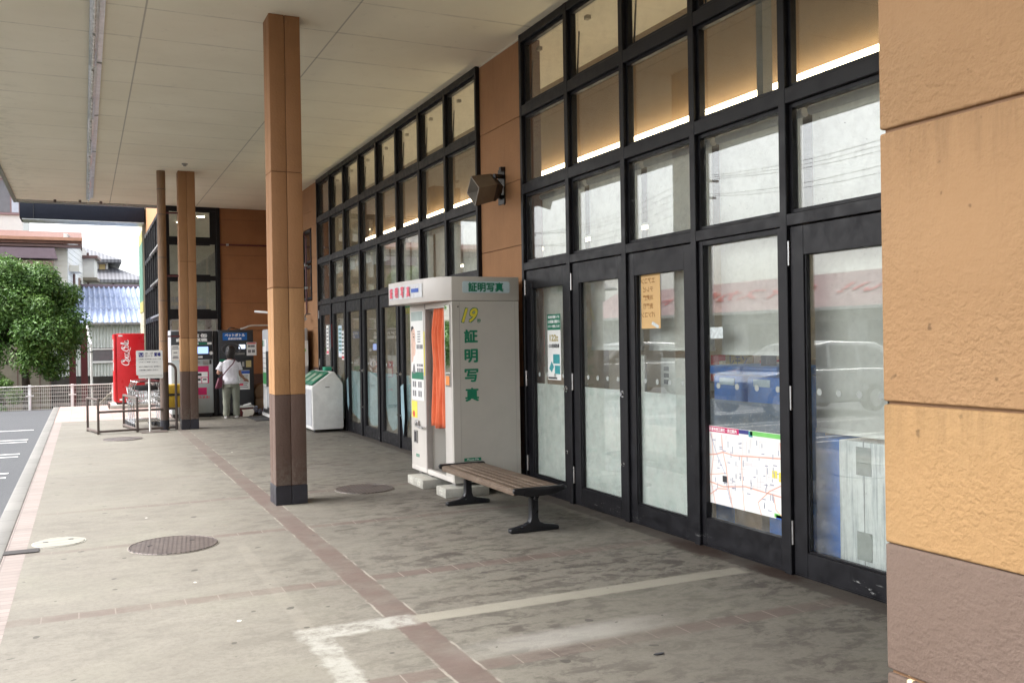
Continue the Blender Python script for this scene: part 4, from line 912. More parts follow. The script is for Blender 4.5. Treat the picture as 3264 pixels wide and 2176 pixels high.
# round opening: ring dish
m_ = MB(); prof_el = []
cx, cz = 3.135, 1.56
def ell(a, b, y, n=32): return [(cx+a*math.cos(2*math.pi*i/n), y, cz+b*math.sin(2*math.pi*i/n)) for i in range(n)]
L = [ell(.225, .150, y0-.001), ell(.218, .143, y0-.018), ell(.195, .128, y0-.016), ell(.185, .12, y0-.001)]
loft([[Vector(v) for v in l_] for l_ in L], False, False).build('opening_ring', mat('ring_grey', (.10, .10, .105), .35, .3), pm, smooth=True)
m_ = MB(); m_.add(ell(.19, .124, y0-.0025), [tuple(range(32))]); m_.build('opening', mat('dish_dark', (.045, .047, .052), .5), pm)
m_ = MB(); plate(m_, (3.375, y0, 1.61), .20, .15, '-y', .008); o = m_.build('screen_bezel', M['black_plastic'], pm); m_ = MB(); plate(m_, (3.375, y0-.008, 1.61), .15, .10, '-y', .001); m_.build('screen', M['lcd_white'], o)
m_ = MB(); plate(m_, (3.30, y0, 1.445), .27, .045, '-y', .01); m_.build('ledge', M['grey_metal'], pm)
m_ = MB(); plate(m_, (3.592, y0, 1.555), .225, .31, '-y', .004); o = m_.build('red_notice', M['white_plain'], pm); m_ = MB(); plate(m_, (3.592, y0-.004, 1.685), .20, .03, '-y', .001); m_.build('print_head', M['red_ink'], o)
m_ = MB()
for cx_, cz_, w, h in ((3.54, 1.62, .06, .05), (3.62, 1.62, .09, .05), (3.545, 1.50, .07, .07), (3.635, 1.50, .07, .07)): plate(m_, (cx_, y0-.004, cz_), w, h, '-y', .001)
m_.build('print', M['grey_ink'], o)
m_ = MB(); plate(m_, (3.52, y0, 1.205), .12, .155, '-y', .003); m_.build('yellow_label', mat('gold_paper', (.55, .45, .20), .6), pm); m_ = MB(); plate(m_, (3.395, y0, 1.20), .05, .11, '-y', .01); m_.build('coin_slot', M['steel'], pm)
m_ = MB(); plate(m_, (2.93, y0, 1.30), .13, .05, '-y', .003); m_.build('green_label', M['green_ink'], pm)
m_ = MB(); plate(m_, (3.34, y0, .83), .40, .45, '-y', .003); o = m_.build('poster', M['paper'], pm); m_ = MB(); plate(m_, (3.40, y0-.003, 1.01), .28, .07, '-y', .001); plate(m_, (3.28, y0-.003, 1.0), .1, .05, '-y', .001); m_.build('poster_head', M['blue_ink'], o)
m_ = MB()
for k in range(7): plate(m_, (3.40, y0-.003, .93-.045*k), .20-.02*(k % 3), .016, '-y', .001)
m_.build('print', M['grey_ink'], o); m_ = MB(); plate(m_, (3.33, y0-.0045, .72), .12, .05, '-y', .001); plate(m_, (3.45, y0-.0045, .82), .10, .03, '-y', .001); m_.build('print_red', M['pink_ink'], o)
m_ = MB(); m_.tube(smooth_pts([(3.1, 22.5, 2.01), (3.16, 22.4, 2.06), (3.3, 22.5, 2.03), (3.38, 22.45, 2.015)], 6), .012, 8); m_.build('cable', M['black_plastic'], pm, smooth=True)
cd = empty('white_conduit', (3.6, 22.5, 2.0), 'white conduit running from the top of the dark grey machine to the wall', 'pipe')
MB().tube(smooth_pts([(3.38, 22.45, 2.03), (3.5, 22.45, 2.06), (3.62, 22.5, 2.10), (3.9, 22.6, 2.11), (4.55, 22.7, 2.11)], 6), .02, 10).build('conduit', M['white_paint'], cd, smooth=True)
# brown pipe across the end wall and down the side
bp = empty('wall_pipe', (3.8, 24.15, 4.2), 'thin dark brown pipe clipped across the orange end wall', 'pipe')
MB().tube([(3.17, 24.16, 4.19), (4.50, 24.16, 4.19), (4.52, 23.9, 4.19), (4.52, 20.6, 4.12), (4.52, 20.45, 4.0), (4.52, 20.45, 2.3)], .02, 8).build('pipe_run', M['dark_red'], bp)
m_ = MB()
for p in ((3.35, 24.16, 4.19), (4.52, 20.45, 3.4), (4.52, 20.45, 2.9)): m_.box(p[0]-.03, p[0]+.03, p[1]-.03, p[1]+.03, p[2]-.025, p[2]+.025)
m_.each('clip', M['galv'], bp)
# small window in facade with frame between
m_ = MB(); w_ = sash_win(20.08, 20.87, 2.63, 3.38, 'glass', .05); w_ = sash_win(20.08, 20.87, 3.44, 4.17, 'glass', .05)
wl_ = empty('wall_lamp', (4.0, 21.6, 2.38), 'white tube lamp on an arm sticking out from the wall above the dispenser', 'lamp')
MB().beam((3.62, 21.75, 2.42), (4.10, 21.3, 2.36), .10, .05).build('lamp_body', M['white_paint'], wl_, .01); MB().beam((4.08, 21.3, 2.37), (4.56, 21.3, 2.40), .03).build('arm', M['white_paint'], wl_)
sc_ = empty('security_camera', (4.5, 20.3, 2.2), 'small grey camera on the corner wall above the grey dispenser', 'camera')
MB().cyl((4.40, 20.10, 2.20), .04, .13, 12, 'y').build('camera_body', M['light_grey'], sc_); MB().tube([(4.40, 20.2, 2.2), (4.46, 20.3, 2.3), (4.56, 20.3, 2.32)], .015, 8).build('bracket', M['grey_metal'], sc_)
# dispenser against the facade, mostly behind the near column
wm = empty('water_dispenser', (4.1, 20.9, 0), 'pale grey dispenser cabinet with green labels mostly hidden behind the near column', 'dispenser')
x0, x1, y0, y1 = 3.76, 4.44, 19.98, 21.75
MB().box(x0, x1, y0, y1, .22, 2.0).build('cabinet', M['light_grey'], wm, .04, 4); MB().box(x0+.01, x1, y0+.01, y1-.01, .0, .22).build('plinth', M['dark_grey'], wm)
MB().box(x0-.03, x0+.02, y0+.02, y1-.02, 0.03, .09).build('kick_strip', M['white_paint'], wm)
m_ = MB()
for z, h in ((1.62, .30), (1.40, .10), (1.28, .10), (1.17, .09), (1.06, .09), (.72, .1), (.44, .5)): plate(m_, (x0, 21.45, z), .42, h, '-x', .004)
plate(m_, (4.33, y0, 1.45), .20, .55, '-y', .004); m_.each('label_sheet', M['white_plain'], wm)
m_ = MB()
for z, h in ((.93, .16), (.80, .10)): plate(m_, (x0-.0, 21.45, z), .42, h, '-x', .005)
m_.each('green_label', mat('label_green', (.08, .40, .12), .5), wm)
m_ = MB(); plate(m_, (x0, 21.62, 1.68), .10, .14, '-x', .006); plate(m_, (x0, 21.48, 1.68), .05, .14, '-x', .006); m_.build('dark_print', M['green_ink'], wm); m_ = MB(); m_.cyl((4.33, y0-.004, 1.52), .05, -.002, 16, 'y'); m_.build('round_print', M['lime_ink'], wm)
m_ = MB(); plate(m_, (x0, 21.0, 1.1), .5, .8, '-x', .01); m_.build('dispensing_bay', M['black_plastic'], wm)
mt = empty('door_mat', (3.4, 21.1, 0), 'black rubber mat lying in front of the pale grey dispenser', 'mat'); MB().box(3.36, 3.74, 20.35, 21.55, .005, .018).build('mat_sheet', M['rubber'], mt, .004)
# boxes near machines
b1 = empty('paper_box', (3.42, 22.0, 0), 'dark red open box with papers on top beside the woman at the grey machine', 'box'); MB().box(3.25, 3.57, 21.95, 22.18, .0, .20).build('box_body', M['box_red'], b1, .004); MB().box(3.23, 3.59, 21.93, 22.2, .20, .235).build('rim', M['white_plain'], b1)
b1p = MB(); b1p.obox((3.45, 22.05, .26), (.09, .02, .02), (0, .05, .01), (0, 0, .006)); b1p.build('papers', M['paper'], b1)
b2 = empty('torn_box', (3.41, 21.75, 0), 'crumpled white cardboard piece lying open on the floor before the dark red box', 'box')
m_ = MB(); m_.prism([(-.13, .0), (-.11, .10), (-.14, .16), (.12, .17), (.14, .10), (.10, .03), (.04, .02), (.0, -.0)], (3.42, 21.72, .01), (1, 0, 0), (0, .35, .94), (0, .01, .0)); m_.build('cardboard_sheet', mat('torn_white', (.68, .64, .56), .8, var=.1), b2)
b3 = empty('cardboard_box', (3.86, 22.4, 0), 'lower of the two brown cardboard boxes stacked right of the grey machine', 'box', 'stacked cardboard boxes'); MB().box(3.68, 4.1, 22.3, 22.8, 0.03, .38).build('box_body', M['cardboard'], b3, .006)
b4 = empty('cardboard_box', (3.86, 22.5, .38), 'upper crumpled brown bag-like box of the stack right of the grey machine', 'box', 'stacked cardboard boxes'); m_ = MB(); m_.prism([(3.69, .385), (4.05, .385), (4.08, .55), (4.02, .70), (3.88, .74), (3.74, .69), (3.66, .55)], (0, 22.32, 0), (1, 0, 0), (0, 0, 1), (0, .4, 0)); m_.build('box_body', M['cardboard'], b4, .03, 2)
b5 = empty('plastic_bag', (3.8, 22.05, 0), 'small clear bag of bottles slumped on the floor below the cardboard boxes', 'bag'); m_ = MB()
for k in range(10): a = random.random()*6.28; m_.cyl((3.76+.09*math.cos(a), 22.1+.07*math.sin(a), .03+.015*k), .03, .10, 8, (math.cos(a*3), math.sin(a*2), .3))
m_.build('bottles', mat('bag_blue', (.45, .5, .65), .3, var=.3, scale=30), b5)
yb_ = empty('yellow_container', (1.9, 21.9, 0), 'yellow plastic container seen between the round pipe and the far column', 'container')
MB().box(1.56, 2.0, 21.5, 22.0, .30, .56).build('container_body', mat('yellow_plastic', (.40, .25, .02), .45), yb_, .02); MB().box(1.54, 2.02, 21.48, 22.02, .60, .80).build('lid', M['yellow_plastic'], yb_, .03); MB().box(1.55, 2.01, 21.49, 22.01, .565, .595).build('band', M['black_plastic'], yb_)
MB().box(1.6, 1.66, 21.55, 21.95, 0, .3).box(1.92, 1.98, 21.55, 21.95, 0, .3).build('leg', M['black_plastic'], yb_)

# ================================================================ VENDING MACHINE (red)
vm = empty('vending_machine', (1.12, 27.3, 0), 'bright red drinks vending machine with white script lettering on its side', 'vending machine')
x0, x1, y0, y1 = .735, 1.50, 26.75, 27.85
MB().box(x0+.07, x1, y0, y1, .15, 2.0).build('cabinet', M['red_paint'], vm, .012, 2); MB().box(x0, x0+.066, y0+.0, y1, .17, 1.99).build('front_door', M['red_paint'], vm, .012, 2)
m_ = MB()
for z in (1.72, 1.42, 1.12): m_.box(x0-.006, x0, y0+.06, y1-.2, z-.13, z+.13)
m_.build('display_window', mat('shelf_print', (.5, .42, .42), .2, var=.5, scale=22), vm)
m_ = MB(); plate(m_, (x0+.17, y0, 1.94), .10, .04, '-y', .003); plate(m_, (x0+.17, y0, .23), .09, .045, '-y', .003); m_.each('side_sticker', M['white_plain'], vm)
m_ = MB(); m_.box(x0+.05, x0+.25, y0+.1, y0+.2, .1, .15).box(x1-.25, x1-.05, y0+.1, y0+.2, .1, .15).box(x0+.05, x1-.05, y1-.2, y1-.1, .1, .15); m_.each('foot', M['black_plastic'], vm)
# script wordmark, reading upwards
def script():
    G = []   # strokes in a frame x 0..10, y 0..3
    G.append([(2.05, 2.55), (2.25, 2.05), (1.95, 2.0), (1.75, 2.45), (1.9, 2.95), (2.35, 2.9), (2.55, 2.45), (2.2, 2.95), (1.5, 3.05), (.75, 2.55), (.35, 1.7), (.45, .95), (1.0, .65), (1.6, .85), (2.0, 1.25)])
    def o(cx, cy, rx=.42, ry=.6, sl=.25): return [(cx+rx*math.cos(t_)+sl*ry*math.sin(t_), cy+ry*math.sin(t_)) for t_ in [math.radians(60+a) for a in range(0, 375, 25)]]
    G.append(o(2.55, 1.3)); G.append([(2.9, 1.8), (3.1, 1.75), (3.35, 1.85)])
    G.append([(4.05, 1.75), (3.75, 1.9), (3.4, 1.45), (3.35, .95), (3.65, .7), (4.05, .95), (4.3, 1.3)])
    G.append(o(4.65, 1.3, .36, .6)); G.append([(5.15, 1.95), (4.95, 1.2), (5.0, .78), (5.25, .72), (5.5, 1.0)])
    G.append([(5.35, 1.35), (5.75, 1.45)])
    G.append([(7.25, 2.35), (7.35, 1.95), (7.1, 1.85), (6.95, 2.2), (7.1, 2.75), (7.6, 2.85), (7.75, 2.5), (7.4, 2.95), (6.85, 2.85), (6.2, 2.2), (5.95, 1.4), (6.2, .8), (6.7, .7), (7.15, 1.0), (7.4, 1.3)])
    G.append(o(7.75, 1.3)); G.append([(8.05, 1.75), (8.3, 1.8)])
    G.append([(8.35, 1.0), (8.75, 1.9), (9.1, 2.75), (9.0, 3.15), (8.75, 2.9), (8.6, 2.0), (8.5, 1.1), (8.65, .75), (8.95, .95)])
    G.append(o(9.35, 1.3, .36, .6)); G.append([(9.85, 1.95), (9.65, 1.2), (9.7, .78), (9.95, .74), (10.2, 1.05)])
    G.append([(1.5, .75), (2.3, .25), (3.6, .28), (5.0, .45), (6.2, .30), (6.9, .05), (7.3, .1)])
    mb = MB(); sc_x, sc_y = .068, .078
    for g in G:
        p = smooth_pts(g, 6); ws = []
        for i in range(len(p)):
            a, b = p[max(0, i-1)], p[min(len(p)-1, i+1)]; an = math.atan2(b[1]-a[1], b[0]-a[0]); e_ = min(i, len(p)-1-i)/4.
            ws.append((.007+.019*abs(math.sin(an-.15)))*min(1, .5+e_*.5))
        # rotate 90 degrees ccw: text runs upward
        ribbon(mb, [(-q[1]*sc_y, q[0]*sc_x) for q in p], ws, '-y', .003, (x0+.42, y0, 1.13))
    return mb
script().build('wordmark', M['white_ink'], vm)
sl_ = empty('vending_plinth', (1.1, 27.2, 0), 'long grey concrete slab under the red vending machine', 'slab'); MB().box(.62, 1.62, 26.55, 27.95, 0.003, .10).build('slab', M['concrete_block'], sl_, .008)
m_ = MB(); m_.tube([(.60, 26.6, 0), (.60, 26.6, .14), (.60, 27.3, .14), (.60, 27.3, 0)], .02, 8); m_.build('edge_rail', M['brown_metal'], sl_, smooth=True)

# ================================================================ FENCE
fn = empty('mesh_fence', (-1, 28.6, 0), 'low white steel mesh fence along the back edge of the parking lot', 'fence')
yf = 28.62
for k in range(13):
    x = -19.07+1.0*k*1.0 if False else -10.9+1.06*k
    MB().box(x-.035, x+.035, yf-.035, yf+.035, -.95, .62).build('post', M['white_paint'], fn, .005)
for k in range(12):
    xa = -10.9+1.06*k; m_ = MB(); m_.tube([(xa+.04, yf, .585), (xa+1.02, yf, .585)], .016, 8)
    for z in (.50, .40, .30, .19, .09, .06, .03, -.05, -.15, -.5): m_.tube([(xa+.04, yf, z), (xa+1.02, yf, z)], .0055, 5)
    for j in range(21): x = xa+.05+j*.048; m_.tube([(x, yf+.008, -.6), (x, yf+.008, .585)], .0035, 4, cap=False)
    m_.build('mesh_panel', mat('fence_wire', (.56, .55, .51), .5, dirt=.2), fn)
m_ = MB()
for k in range(13): x = -10.9+1.06*k; m_.beam((x-.10, yf-.04, .33), (x+.10, yf-.04, .33), .03).beam((x-.10, yf-.04, .59), (x+.10, yf-.04, .59), .035)
m_.build('clamp', M['white_paint'], fn)

# ================================================================ MANHOLES
def manhole(x, y, r, label, light=False):
    c = empty('manhole_cover', (x, y, 0), label, 'manhole cover', 'manhole covers in the walkway')
    MB().cyl((x, y, .001), r*1.06, .0035, 56).build('rim', mat('manhole_rim', (.20, .18, .155), .7, var=.2) if not light else M['concrete_block'], c)
    if light:
        t = NT('pale_cover'); w = t.n('ShaderNodeTexWave'); w.inputs['Scale'].default_value = 9; w.bands_direction = 'DIAGONAL'; t.l(t.co(), w.inputs['Vector'])
        cc = t.mix(t.ramp(w.outputs['Fac'], .3, .7), (.18, .175, .15), (.27, .26, .225)); M['pale_cover'] = t.bsdf(cc, .7, 0, t.bump(w.outputs['Fac'], .4, .004))
        MB().cyl((x, y, .003), r, .006, 56).build('lid', M['pale_cover'], c)
    else:
        if 'cast_cover' not in M:
            t = NT('cast_cover'); v = t.n('ShaderNodeTexBrick'); v.inputs['Scale'].default_value = 1; v.inputs['Brick Width'].default_value = .045; v.inputs['Row Height'].default_value = .030; v.inputs['Mortar Size'].default_value = .006; v.inputs['Mortar Smooth'].default_value = .4
            mp = t.n('ShaderNodeMapping'); mp.inputs['Rotation'].default_value = (0, 0, .75); t.l(t.co(), mp.inputs[0]); t.l(mp.outputs[0], v.inputs['Vector'])
            t.put((.105, .085, .080), v.inputs['Color1']); t.put((.135, .11, .10), v.inputs['Color2']); t.put((.028, .022, .02), v.inputs['Mortar'])
            d = t.noise(8, 4, .7); cc = t.mix(t.ramp(d, .5, .8, 0, .6), v.outputs[0], (.14, .12, .105)); M['cast_cover'] = t.bsdf(cc, .5, .2, t.bump(v.outputs['Fac'], -.7, .006))
        MB().cyl((x, y, .003), r, .006, 56).build('lid', M['cast_cover'], c)
        MB().tube([(x+(r+.006)*math.cos(a*math.pi/28), y+(r+.006)*math.sin(a*math.pi/28), .006) for a in range(56)], .006, 6, closed=True).build('ring', M['cast_cover'], c, smooth=True)
    m_ = MB()
    for a in (.6, 2.9): m_.box(x+r*.55*math.cos(a)-.02, x+r*.55*math.cos(a)+.02, y+r*.55*math.sin(a)-.012, y+r*.55*math.sin(a)+.012, .009, .0105)
    m_.each('lift_hole', M['black_plastic'], c)
manhole(.665, 8.24, .345, 'large dark iron manhole cover nearest the camera on the left of the walkway'); manhole(2.90, 10.27, .32, 'dark manhole cover between the near column and the photo booth')
manhole(.62, 17.95, .32, 'far dark manhole cover in front of the cart railing'); manhole(-.215, 8.86, .20, 'small pale manhole cover by the tiled edge of the walkway', True)
m_ = MB().box(-.62, -.36, 8.52, 8.66, .006, .009); tag(m_.build('patch', mat('asphalt_patch', (.035, .032, .032), .9), None), 'dark asphalt patch across the pink tiles next to the small pale manhole cover', 'patch')

# ================================================================ CART CORRAL, CARTS, SIGN
co_ = empty('cart_railing', (.9, 20.4, 0), 'low brown-grey metal railing enclosing the shopping carts', 'railing'); r_ = M['brown_metal']; zt2 = .66
def rail(a, b): return MB().beam(a, b, .042).build('rail', r_, co_, .004)
posts = [(.235, 19.17), (.055, 20.05), (.93, 19.26), (.735, 20.6), (1.655, 19.36), (1.62, 21.0)]
pz = MB()
for k, (x, y) in enumerate(posts[:4]): MB().box(x-.022, x+.022, y-.022, y+.022, 0, zt2).build('post', r_, co_, .004)
rail((.235, 19.17, zt2), (.055, 20.05, zt2)); rail((.93, 19.26, zt2), (.735, 20.6, zt2)); rail((.235, 19.17, .42), (.93, 19.26, .42)); rail((.235, 19.17, .05), (.93, 19.26, .05)); rail((.055, 20.05, .05), (.235, 19.17, .05)); rail((.93, 19.26, .42), (1.655, 19.36, .42)); rail((.93, 19.26, .05), (1.655, 19.36, .05)); rail((.735, 20.6, .05), (.93, 19.26, .05)); 
MB().tube([(1.655, 19.36, 0), (1.655, 19.36, 1.18)]+[(1.655-.13*(1-math.cos(a)), 19.36, 1.18+.13*math.sin(a)) for a in (.4, .8, 1.2, 1.57)]+[(1.45, 19.36, 1.31)], .026, 10).build('hoop', r_, co_, smooth=True)
# shopping carts, nested in a row and seen from behind
def cart(label):
    c = empty('shopping_cart', (0, 0, 0), label, 'shopping cart', 'nested shopping carts inside the railing')
    w = .27; m_ = MB(); r = .011
    m_.tube(smooth_pts([(-w, -.28, .12), (-w, -.24, .5), (-w, -.33, .80), (-w+.03, -.42, .93), (-w+.07, -.46, .955), (w-.07, -.46, .955), (w-.03, -.42, .93), (w, -.33, .80), (w, -.24, .5), (w, -.28, .12)], 4), r, 8)
    for s_ in (-1, 1): m_.tube([(s_*w, -.28, .12), (s_*w*.85, .42, .12)], r, 8)
    m_.tube([(-w*.85, .42, .12), (w*.85, .42, .12)], r, 8); m_.tube([(-w, -.28, .16), (w, -.28, .16)], r, 8)
    for s_ in (-1, 1): m_.tube([(s_*w, -.25, .45), (s_*w*.8, .38, .55)], r*.9, 8)
    m_.build('frame', M['chrome'], c, smooth=True)
    m_ = MB(); T = [(-w+.01, -.30, .74), (w-.01, -.30, .74), (w*.8, .38, .80), (-w*.8, .38, .80)]; Bt = [(-w*.85, -.24, .50), (w*.85, -.24, .50), (w*.68, .30, .56), (-w*.68, .30, .56)]
    for L in (T, Bt, [tuple((a+b)/2 for a, b in zip(p, q)) for p, q in zip(T, Bt)]): m_.tube(L, .0065, 6, closed=True)
    for s_ in range(4):
        a, b = T[s_], T[(s_+1) % 4]; c_, d_ = Bt[s_], Bt[(s_+1) % 4]
        for k in range(1, 9):
            f_ = k/9; m_.tube([tuple(u+(v-u)*f_ for u, v in zip(a, b)), tuple(u+(v-u)*f_ for u, v in zip(c_, d_))], .0042, 5)
    for k in range(1, 8): f_ = k/8; m_.tube([tuple(u+(v-u)*f_ for u, v in zip(Bt[0], Bt[1])), tuple(u+(v-u)*f_ for u, v in zip(Bt[3], Bt[2]))], .0042, 5)
    m_.build('basket', M['chrome'], c)
    MB().cyl((-w+.08, -.46, .958), .017, 2*(w-.08), 12, 'x').build('handle', M['dark_red'], c, smooth=True)
    MB().box(-w*.7, w*.7, -.29, -.27, .77, .86).build('child_flap', M['black_plastic'], c, .01)
    for x, y in ((-w, -.28), (w, -.28), (-w*.85, .40), (w*.85, .40)):
        o = MB().cyl((x-.014, y, .062), .06, .028, 18, 'x').build('wheel', M['rubber'], c, smooth=True)
    return c
c0 = cart('front shopping cart of the nested row, nearest the walkway railing')
labs = ['second shopping cart from the front of the nested row', 'third shopping cart from the front of the nested row', 'last shopping cart at the back of the nested row by the red machine']
c0.location = (1.13, 20.0, .006); c0.rotation_euler.z = math.radians(6)
for k in range(3): c = copy_tree(c0); c.location = (1.125-.022*(k+1)*1., 20.0+.21*(k+1), .006); c['label'] = labs[k]
# sign
sn = empty('cart_sign', (1.15, 19.1, 0), 'white upright sign on a pole for returning carts and baskets', 'sign')
MB().cyl((1.148, 19.10, .01), .018, 1.12, 12).build('pole', M['white_paint'], sn, smooth=True)
MB().box(.98, 1.46, 18.9, 19.3, .004, .012).build('base_plate', M['brown_metal'], sn)
m_ = MB(); m_.prism(rrect(.915, 1.392, 1.108, 1.582, .02, 4), (0, 19.045, 0), (1, 0, 0), (0, 0, 1), (0, .022, 0)); o = m_.build('board', M['white_plain'], sn)
m_ = MB(); m_.prism(rrect(.955, 1.40, 1.042, 1.40, .02, 4), (0, 19.075, 0), (1, 0, 0), (0, 0, 1), (0, .02, 0)); m_.build('back_board', M['paper'], sn)
yy = 19.045
m_ = MB(); write(m_, 'カ  ゴ', (1.145, yy, 1.528), .14, .038, '-y', .03); write(m_, 'カート', (1.145, yy, 1.478), .14, .038, '-y', .03)
for k, (s_, w) in enumerate((('ご利用いただきましたカートは', .40), ('こちらへご返却ください。', .34), ('店内でご使用のカゴは・駐車場でご', .40), ('ご使用後ご返却ください。', .35))): write(m_, s_, (.96+w/2, yy, (1.415, 1.36, 1.27, 1.205)[k]), w, .028, '-y', .03)
m_.build('lettering', M['grey_ink'], o)
m_ = MB(); write(m_, '置場', (1.297, yy, 1.503), .12, .075, '-y', .05); plate(m_, (1.005, yy, 1.500), .085, .085, '-y', .002); m_.build('blue_lettering', M['navy_ink'], o)
m_ = MB(); ribbon(m_, [(-.03, .03), (-.018, -.02), (.025, -.02), (.033, .02)], .008, '-y', .004, (1.005, yy, 1.503)); m_.build('cart_symbol', M['white_ink'], o)
# ================================================================ NOTICES ON THE GLASS
gx = XF-.0045
def notice(y, z, w, h, label, m='paper'):
    e = empty('notice', (gx, y, z), label, 'poster'); m_ = MB(); plate(m_, (gx, y, z), w, h, '-x', .0012); o = m_.build('sheet', M[m], e); return e, o
e, o = notice(8.73, 1.60, .30, .70, 'green and white paper notice taped inside the narrow glass door next to the pier')
x_ = gx-.0012
m_ = MB(); plate(m_, (x_, 8.73, 1.87), .30, .17, '-x', .0008); gb = m_.build('green_header', mat('poster_green', (.01, .17, .10), .6), e)
m_ = MB(); write(m_, '株式会社天満屋ストアは', (x_-.0008, 8.73, 1.925), .26, .032, '-x', .03, 0, .0006); write(m_, 'CO2削減に貢献する', (x_-.0008, 8.73, 1.875), .27, .036, '-x', .04, 0, .0006); write(m_, 'エコトレーを使用しています', (x_-.0008, 8.73, 1.825), .27, .030, '-x', .04, 0, .0006); m_.build('lettering', M['white_ink'], gb)
m_ = MB(); write(m_, '122t', (x_, 8.73, 1.70), .20, .075, '-x', .05, 0, .001); m_.build('numerals', mat('gold_ink', (.45, .38, .18), .6), e); m_ = MB(); write(m_, 'CO2削減効果', (x_, 8.73, 1.615), .24, .045, '-x', .04, 0, .001); plate(m_, (x_, 8.77, 1.27), .2, .02, '-x', .0006); m_.build('black_lettering', M['dark_ink'], e)
m_ = MB(); plate(m_, (x_, 8.68, 1.475), .15, .10, '-x', .0008); plate(m_, (x_, 8.66, 1.36), .12, .09, '-x', .0008); m_.prism([(-.11, .0), (-.05, .08), (.0, .02), (-.05, -.04)], (x_, 8.74, 1.37), (0, -1, 0), (0, 0, 1), (-.0008, 0, 0)); m_.build('pictures', M['teal_ink'], e)
# orange notice, seen from its back
e, o = notice(6.87, 2.02, .30, .50, 'orange notice with mirrored lettering hanging inside the upper part of the glass door', 'poster_orange')
m_ = MB(); mir = (Vector((0, 1, 0)), Vector((0, 0, 1)))
for k, s_ in enumerate(('エアコン', 'テレビ', '冷蔵庫', '洗濯機', 'パソコン')):
    V, Fc = text_mesh(s_, .03); xs = [v.x for v in V]; ys = [v.y for v in V]; wv = .055*len(s_)/1.; sx = wv/(max(xs)-min(xs)); sy = .050/(max(ys)-min(ys))
    m_.add([(gx-.0022, 6.93+(v.x-(max(xs)+min(xs))/2)*sx-.02, 2.20-.075*k+(v.y-min(ys))*sy-.03) for v in V], [tuple(reversed(f)) for f in Fc])
m_.build('lettering', mat('brown_ink', (.30, .14, .03), .6), e)
m_ = MB(); m_.obox((gx-.002, 6.80, 1.80), (.0004, 0, 0), (0, .05, .02), (0, -.01, .012)); m_.build('small_picture', M['pale_print'], e)
# town map
e = empty('town_map', (gx, 5.61, .66), 'large white town map poster with pink roads and coloured header on the glass', 'map')
ty0, ty1, tz0, tz1 = 5.165, 6.055, .355, .975
m_ = MB(); m_.box(gx-.003, gx-.0005, ty0, ty1, tz0, tz1); o = m_.build('sheet', M['white_plain'], e)
def mp(u, v): return (ty1-u*(ty1-ty0), tz0+v*(tz1-tz0))   # u from left as seen
def bar(mb, u0, u1, v0, v1, off=.001):
    a = mp(u0, v0); b = mp(u1, v1); mb.box(gx-.003-off, gx-.003, b[0], a[0], a[1], b[1])
for nm, m, u0, u1, v0, v1 in (('pink_header', 'magenta_ink', .0, .42, .925, .995), ('blue_header', 'navy_ink', .42, .55, .945, .995), ('green_header', 'lime_ink', .57, 1., .94, .995), ('photo_header', 'teal_ink', .55, .60, .92, .99), ('river', 'blue_ink', .88, 1., .0, .045), ('green_corner', 'lime_ink', .86, .98, .012, .06)):
    q = MB(); bar(q, u0, u1, v0, v1); h_ = q.build(nm, M[m], o)
    if nm == 'pink_header': q = MB(); c_ = mp(.2, .96); write(q, '井原市西江原町・周辺案内', (gx-.004, c_[0], c_[1]), .34, .030, '-x', .03, 0, .001); q.build('lettering', M['white_ink'], h_)
rd = MB(); MAPF = (Vector((0, -1, 0)), Vector((0, 0, 1)))
def road(pts, w, mb, off=.0012):
    ribbon(mb, [(u*(ty1-ty0), v*(tz1-tz0)) for u, v in pts], w, '-x', off, (gx-.003, ty1, tz0))
for p, w in (([(0, .62), (.1, .64), (.2, .68), (.35, .66), (1, .72)], .010), ([(0, .27), (.2, .24), (.5, .30), (1, .26)], .010), ([(.18, .9), (.2, .68), (.24, .5), (.27, .24), (.32, 0)], .008), ([(0, .1), (.12, .2), (.25, .22)], .008), ([(.7, .0), (.66, .14), (.8, .3), (.95, .4), (1, .43)], .008), ([(.94, .9), (.95, .7), (.96, .3)], .006), ([(0, .36), (.25, .42)], .006), ([(.85, .28), (.88, .1), (1, .0)], .008), ([(.04, .9), (.06, .6), (.02, .3), (.08, 0)], .006), ([(.45, .66), (.46, .3), (.48, .0)], .006)): road(p, w, rd)
roads_ = rd
rd = MB(); rr_ = random.Random(3)
for k in range(22): u = rr_.uniform(.03, .95); v = rr_.uniform(.06, .85); L = rr_.uniform(.08, .28); road([(u, v), (u+.01, min(.9, v+L))], .0025, rd)
for k in range(18): u = rr_.uniform(.02, .8); v = rr_.uniform(.05, .88); L = rr_.uniform(.08, .22); road([(u, v), (u+L, v+.01)], .0025, rd)
lanes_ = rd
rd = MB()
for k in range(70):
    u = rr_.uniform(.04, .94); v = rr_.uniform(.06, .86)
    if rr_.random() < .6: bar(rd, u, u+.008, v, v+rr_.uniform(.03, .09), .0014)
    else: bar(rd, u, u+rr_.uniform(.02, .05), v, v+.012, .0014)
all_ = MB()
for mi_, src in enumerate((roads_, lanes_, rd)):
    all_.cur = mi_
    for v_, f_ in src.ch: all_.add(v_, f_)
all_.build('map_print', [mat('road_ink', (.78, .42, .32), .6), mat('lane_ink', (.62, .55, .58), .6), mat('mark_ink', (.36, .36, .45), .6)], o)
rd = MB(); bar(rd, .19, .25, .30, .38, .0016); rd.build('here_mark', M['dark_ink'], o); rd = MB(); bar(rd, .84, .90, .47, .56); bar(rd, .92, .98, .44, .55); rd.build('yellow_mark', M['yellow_paper'], o)
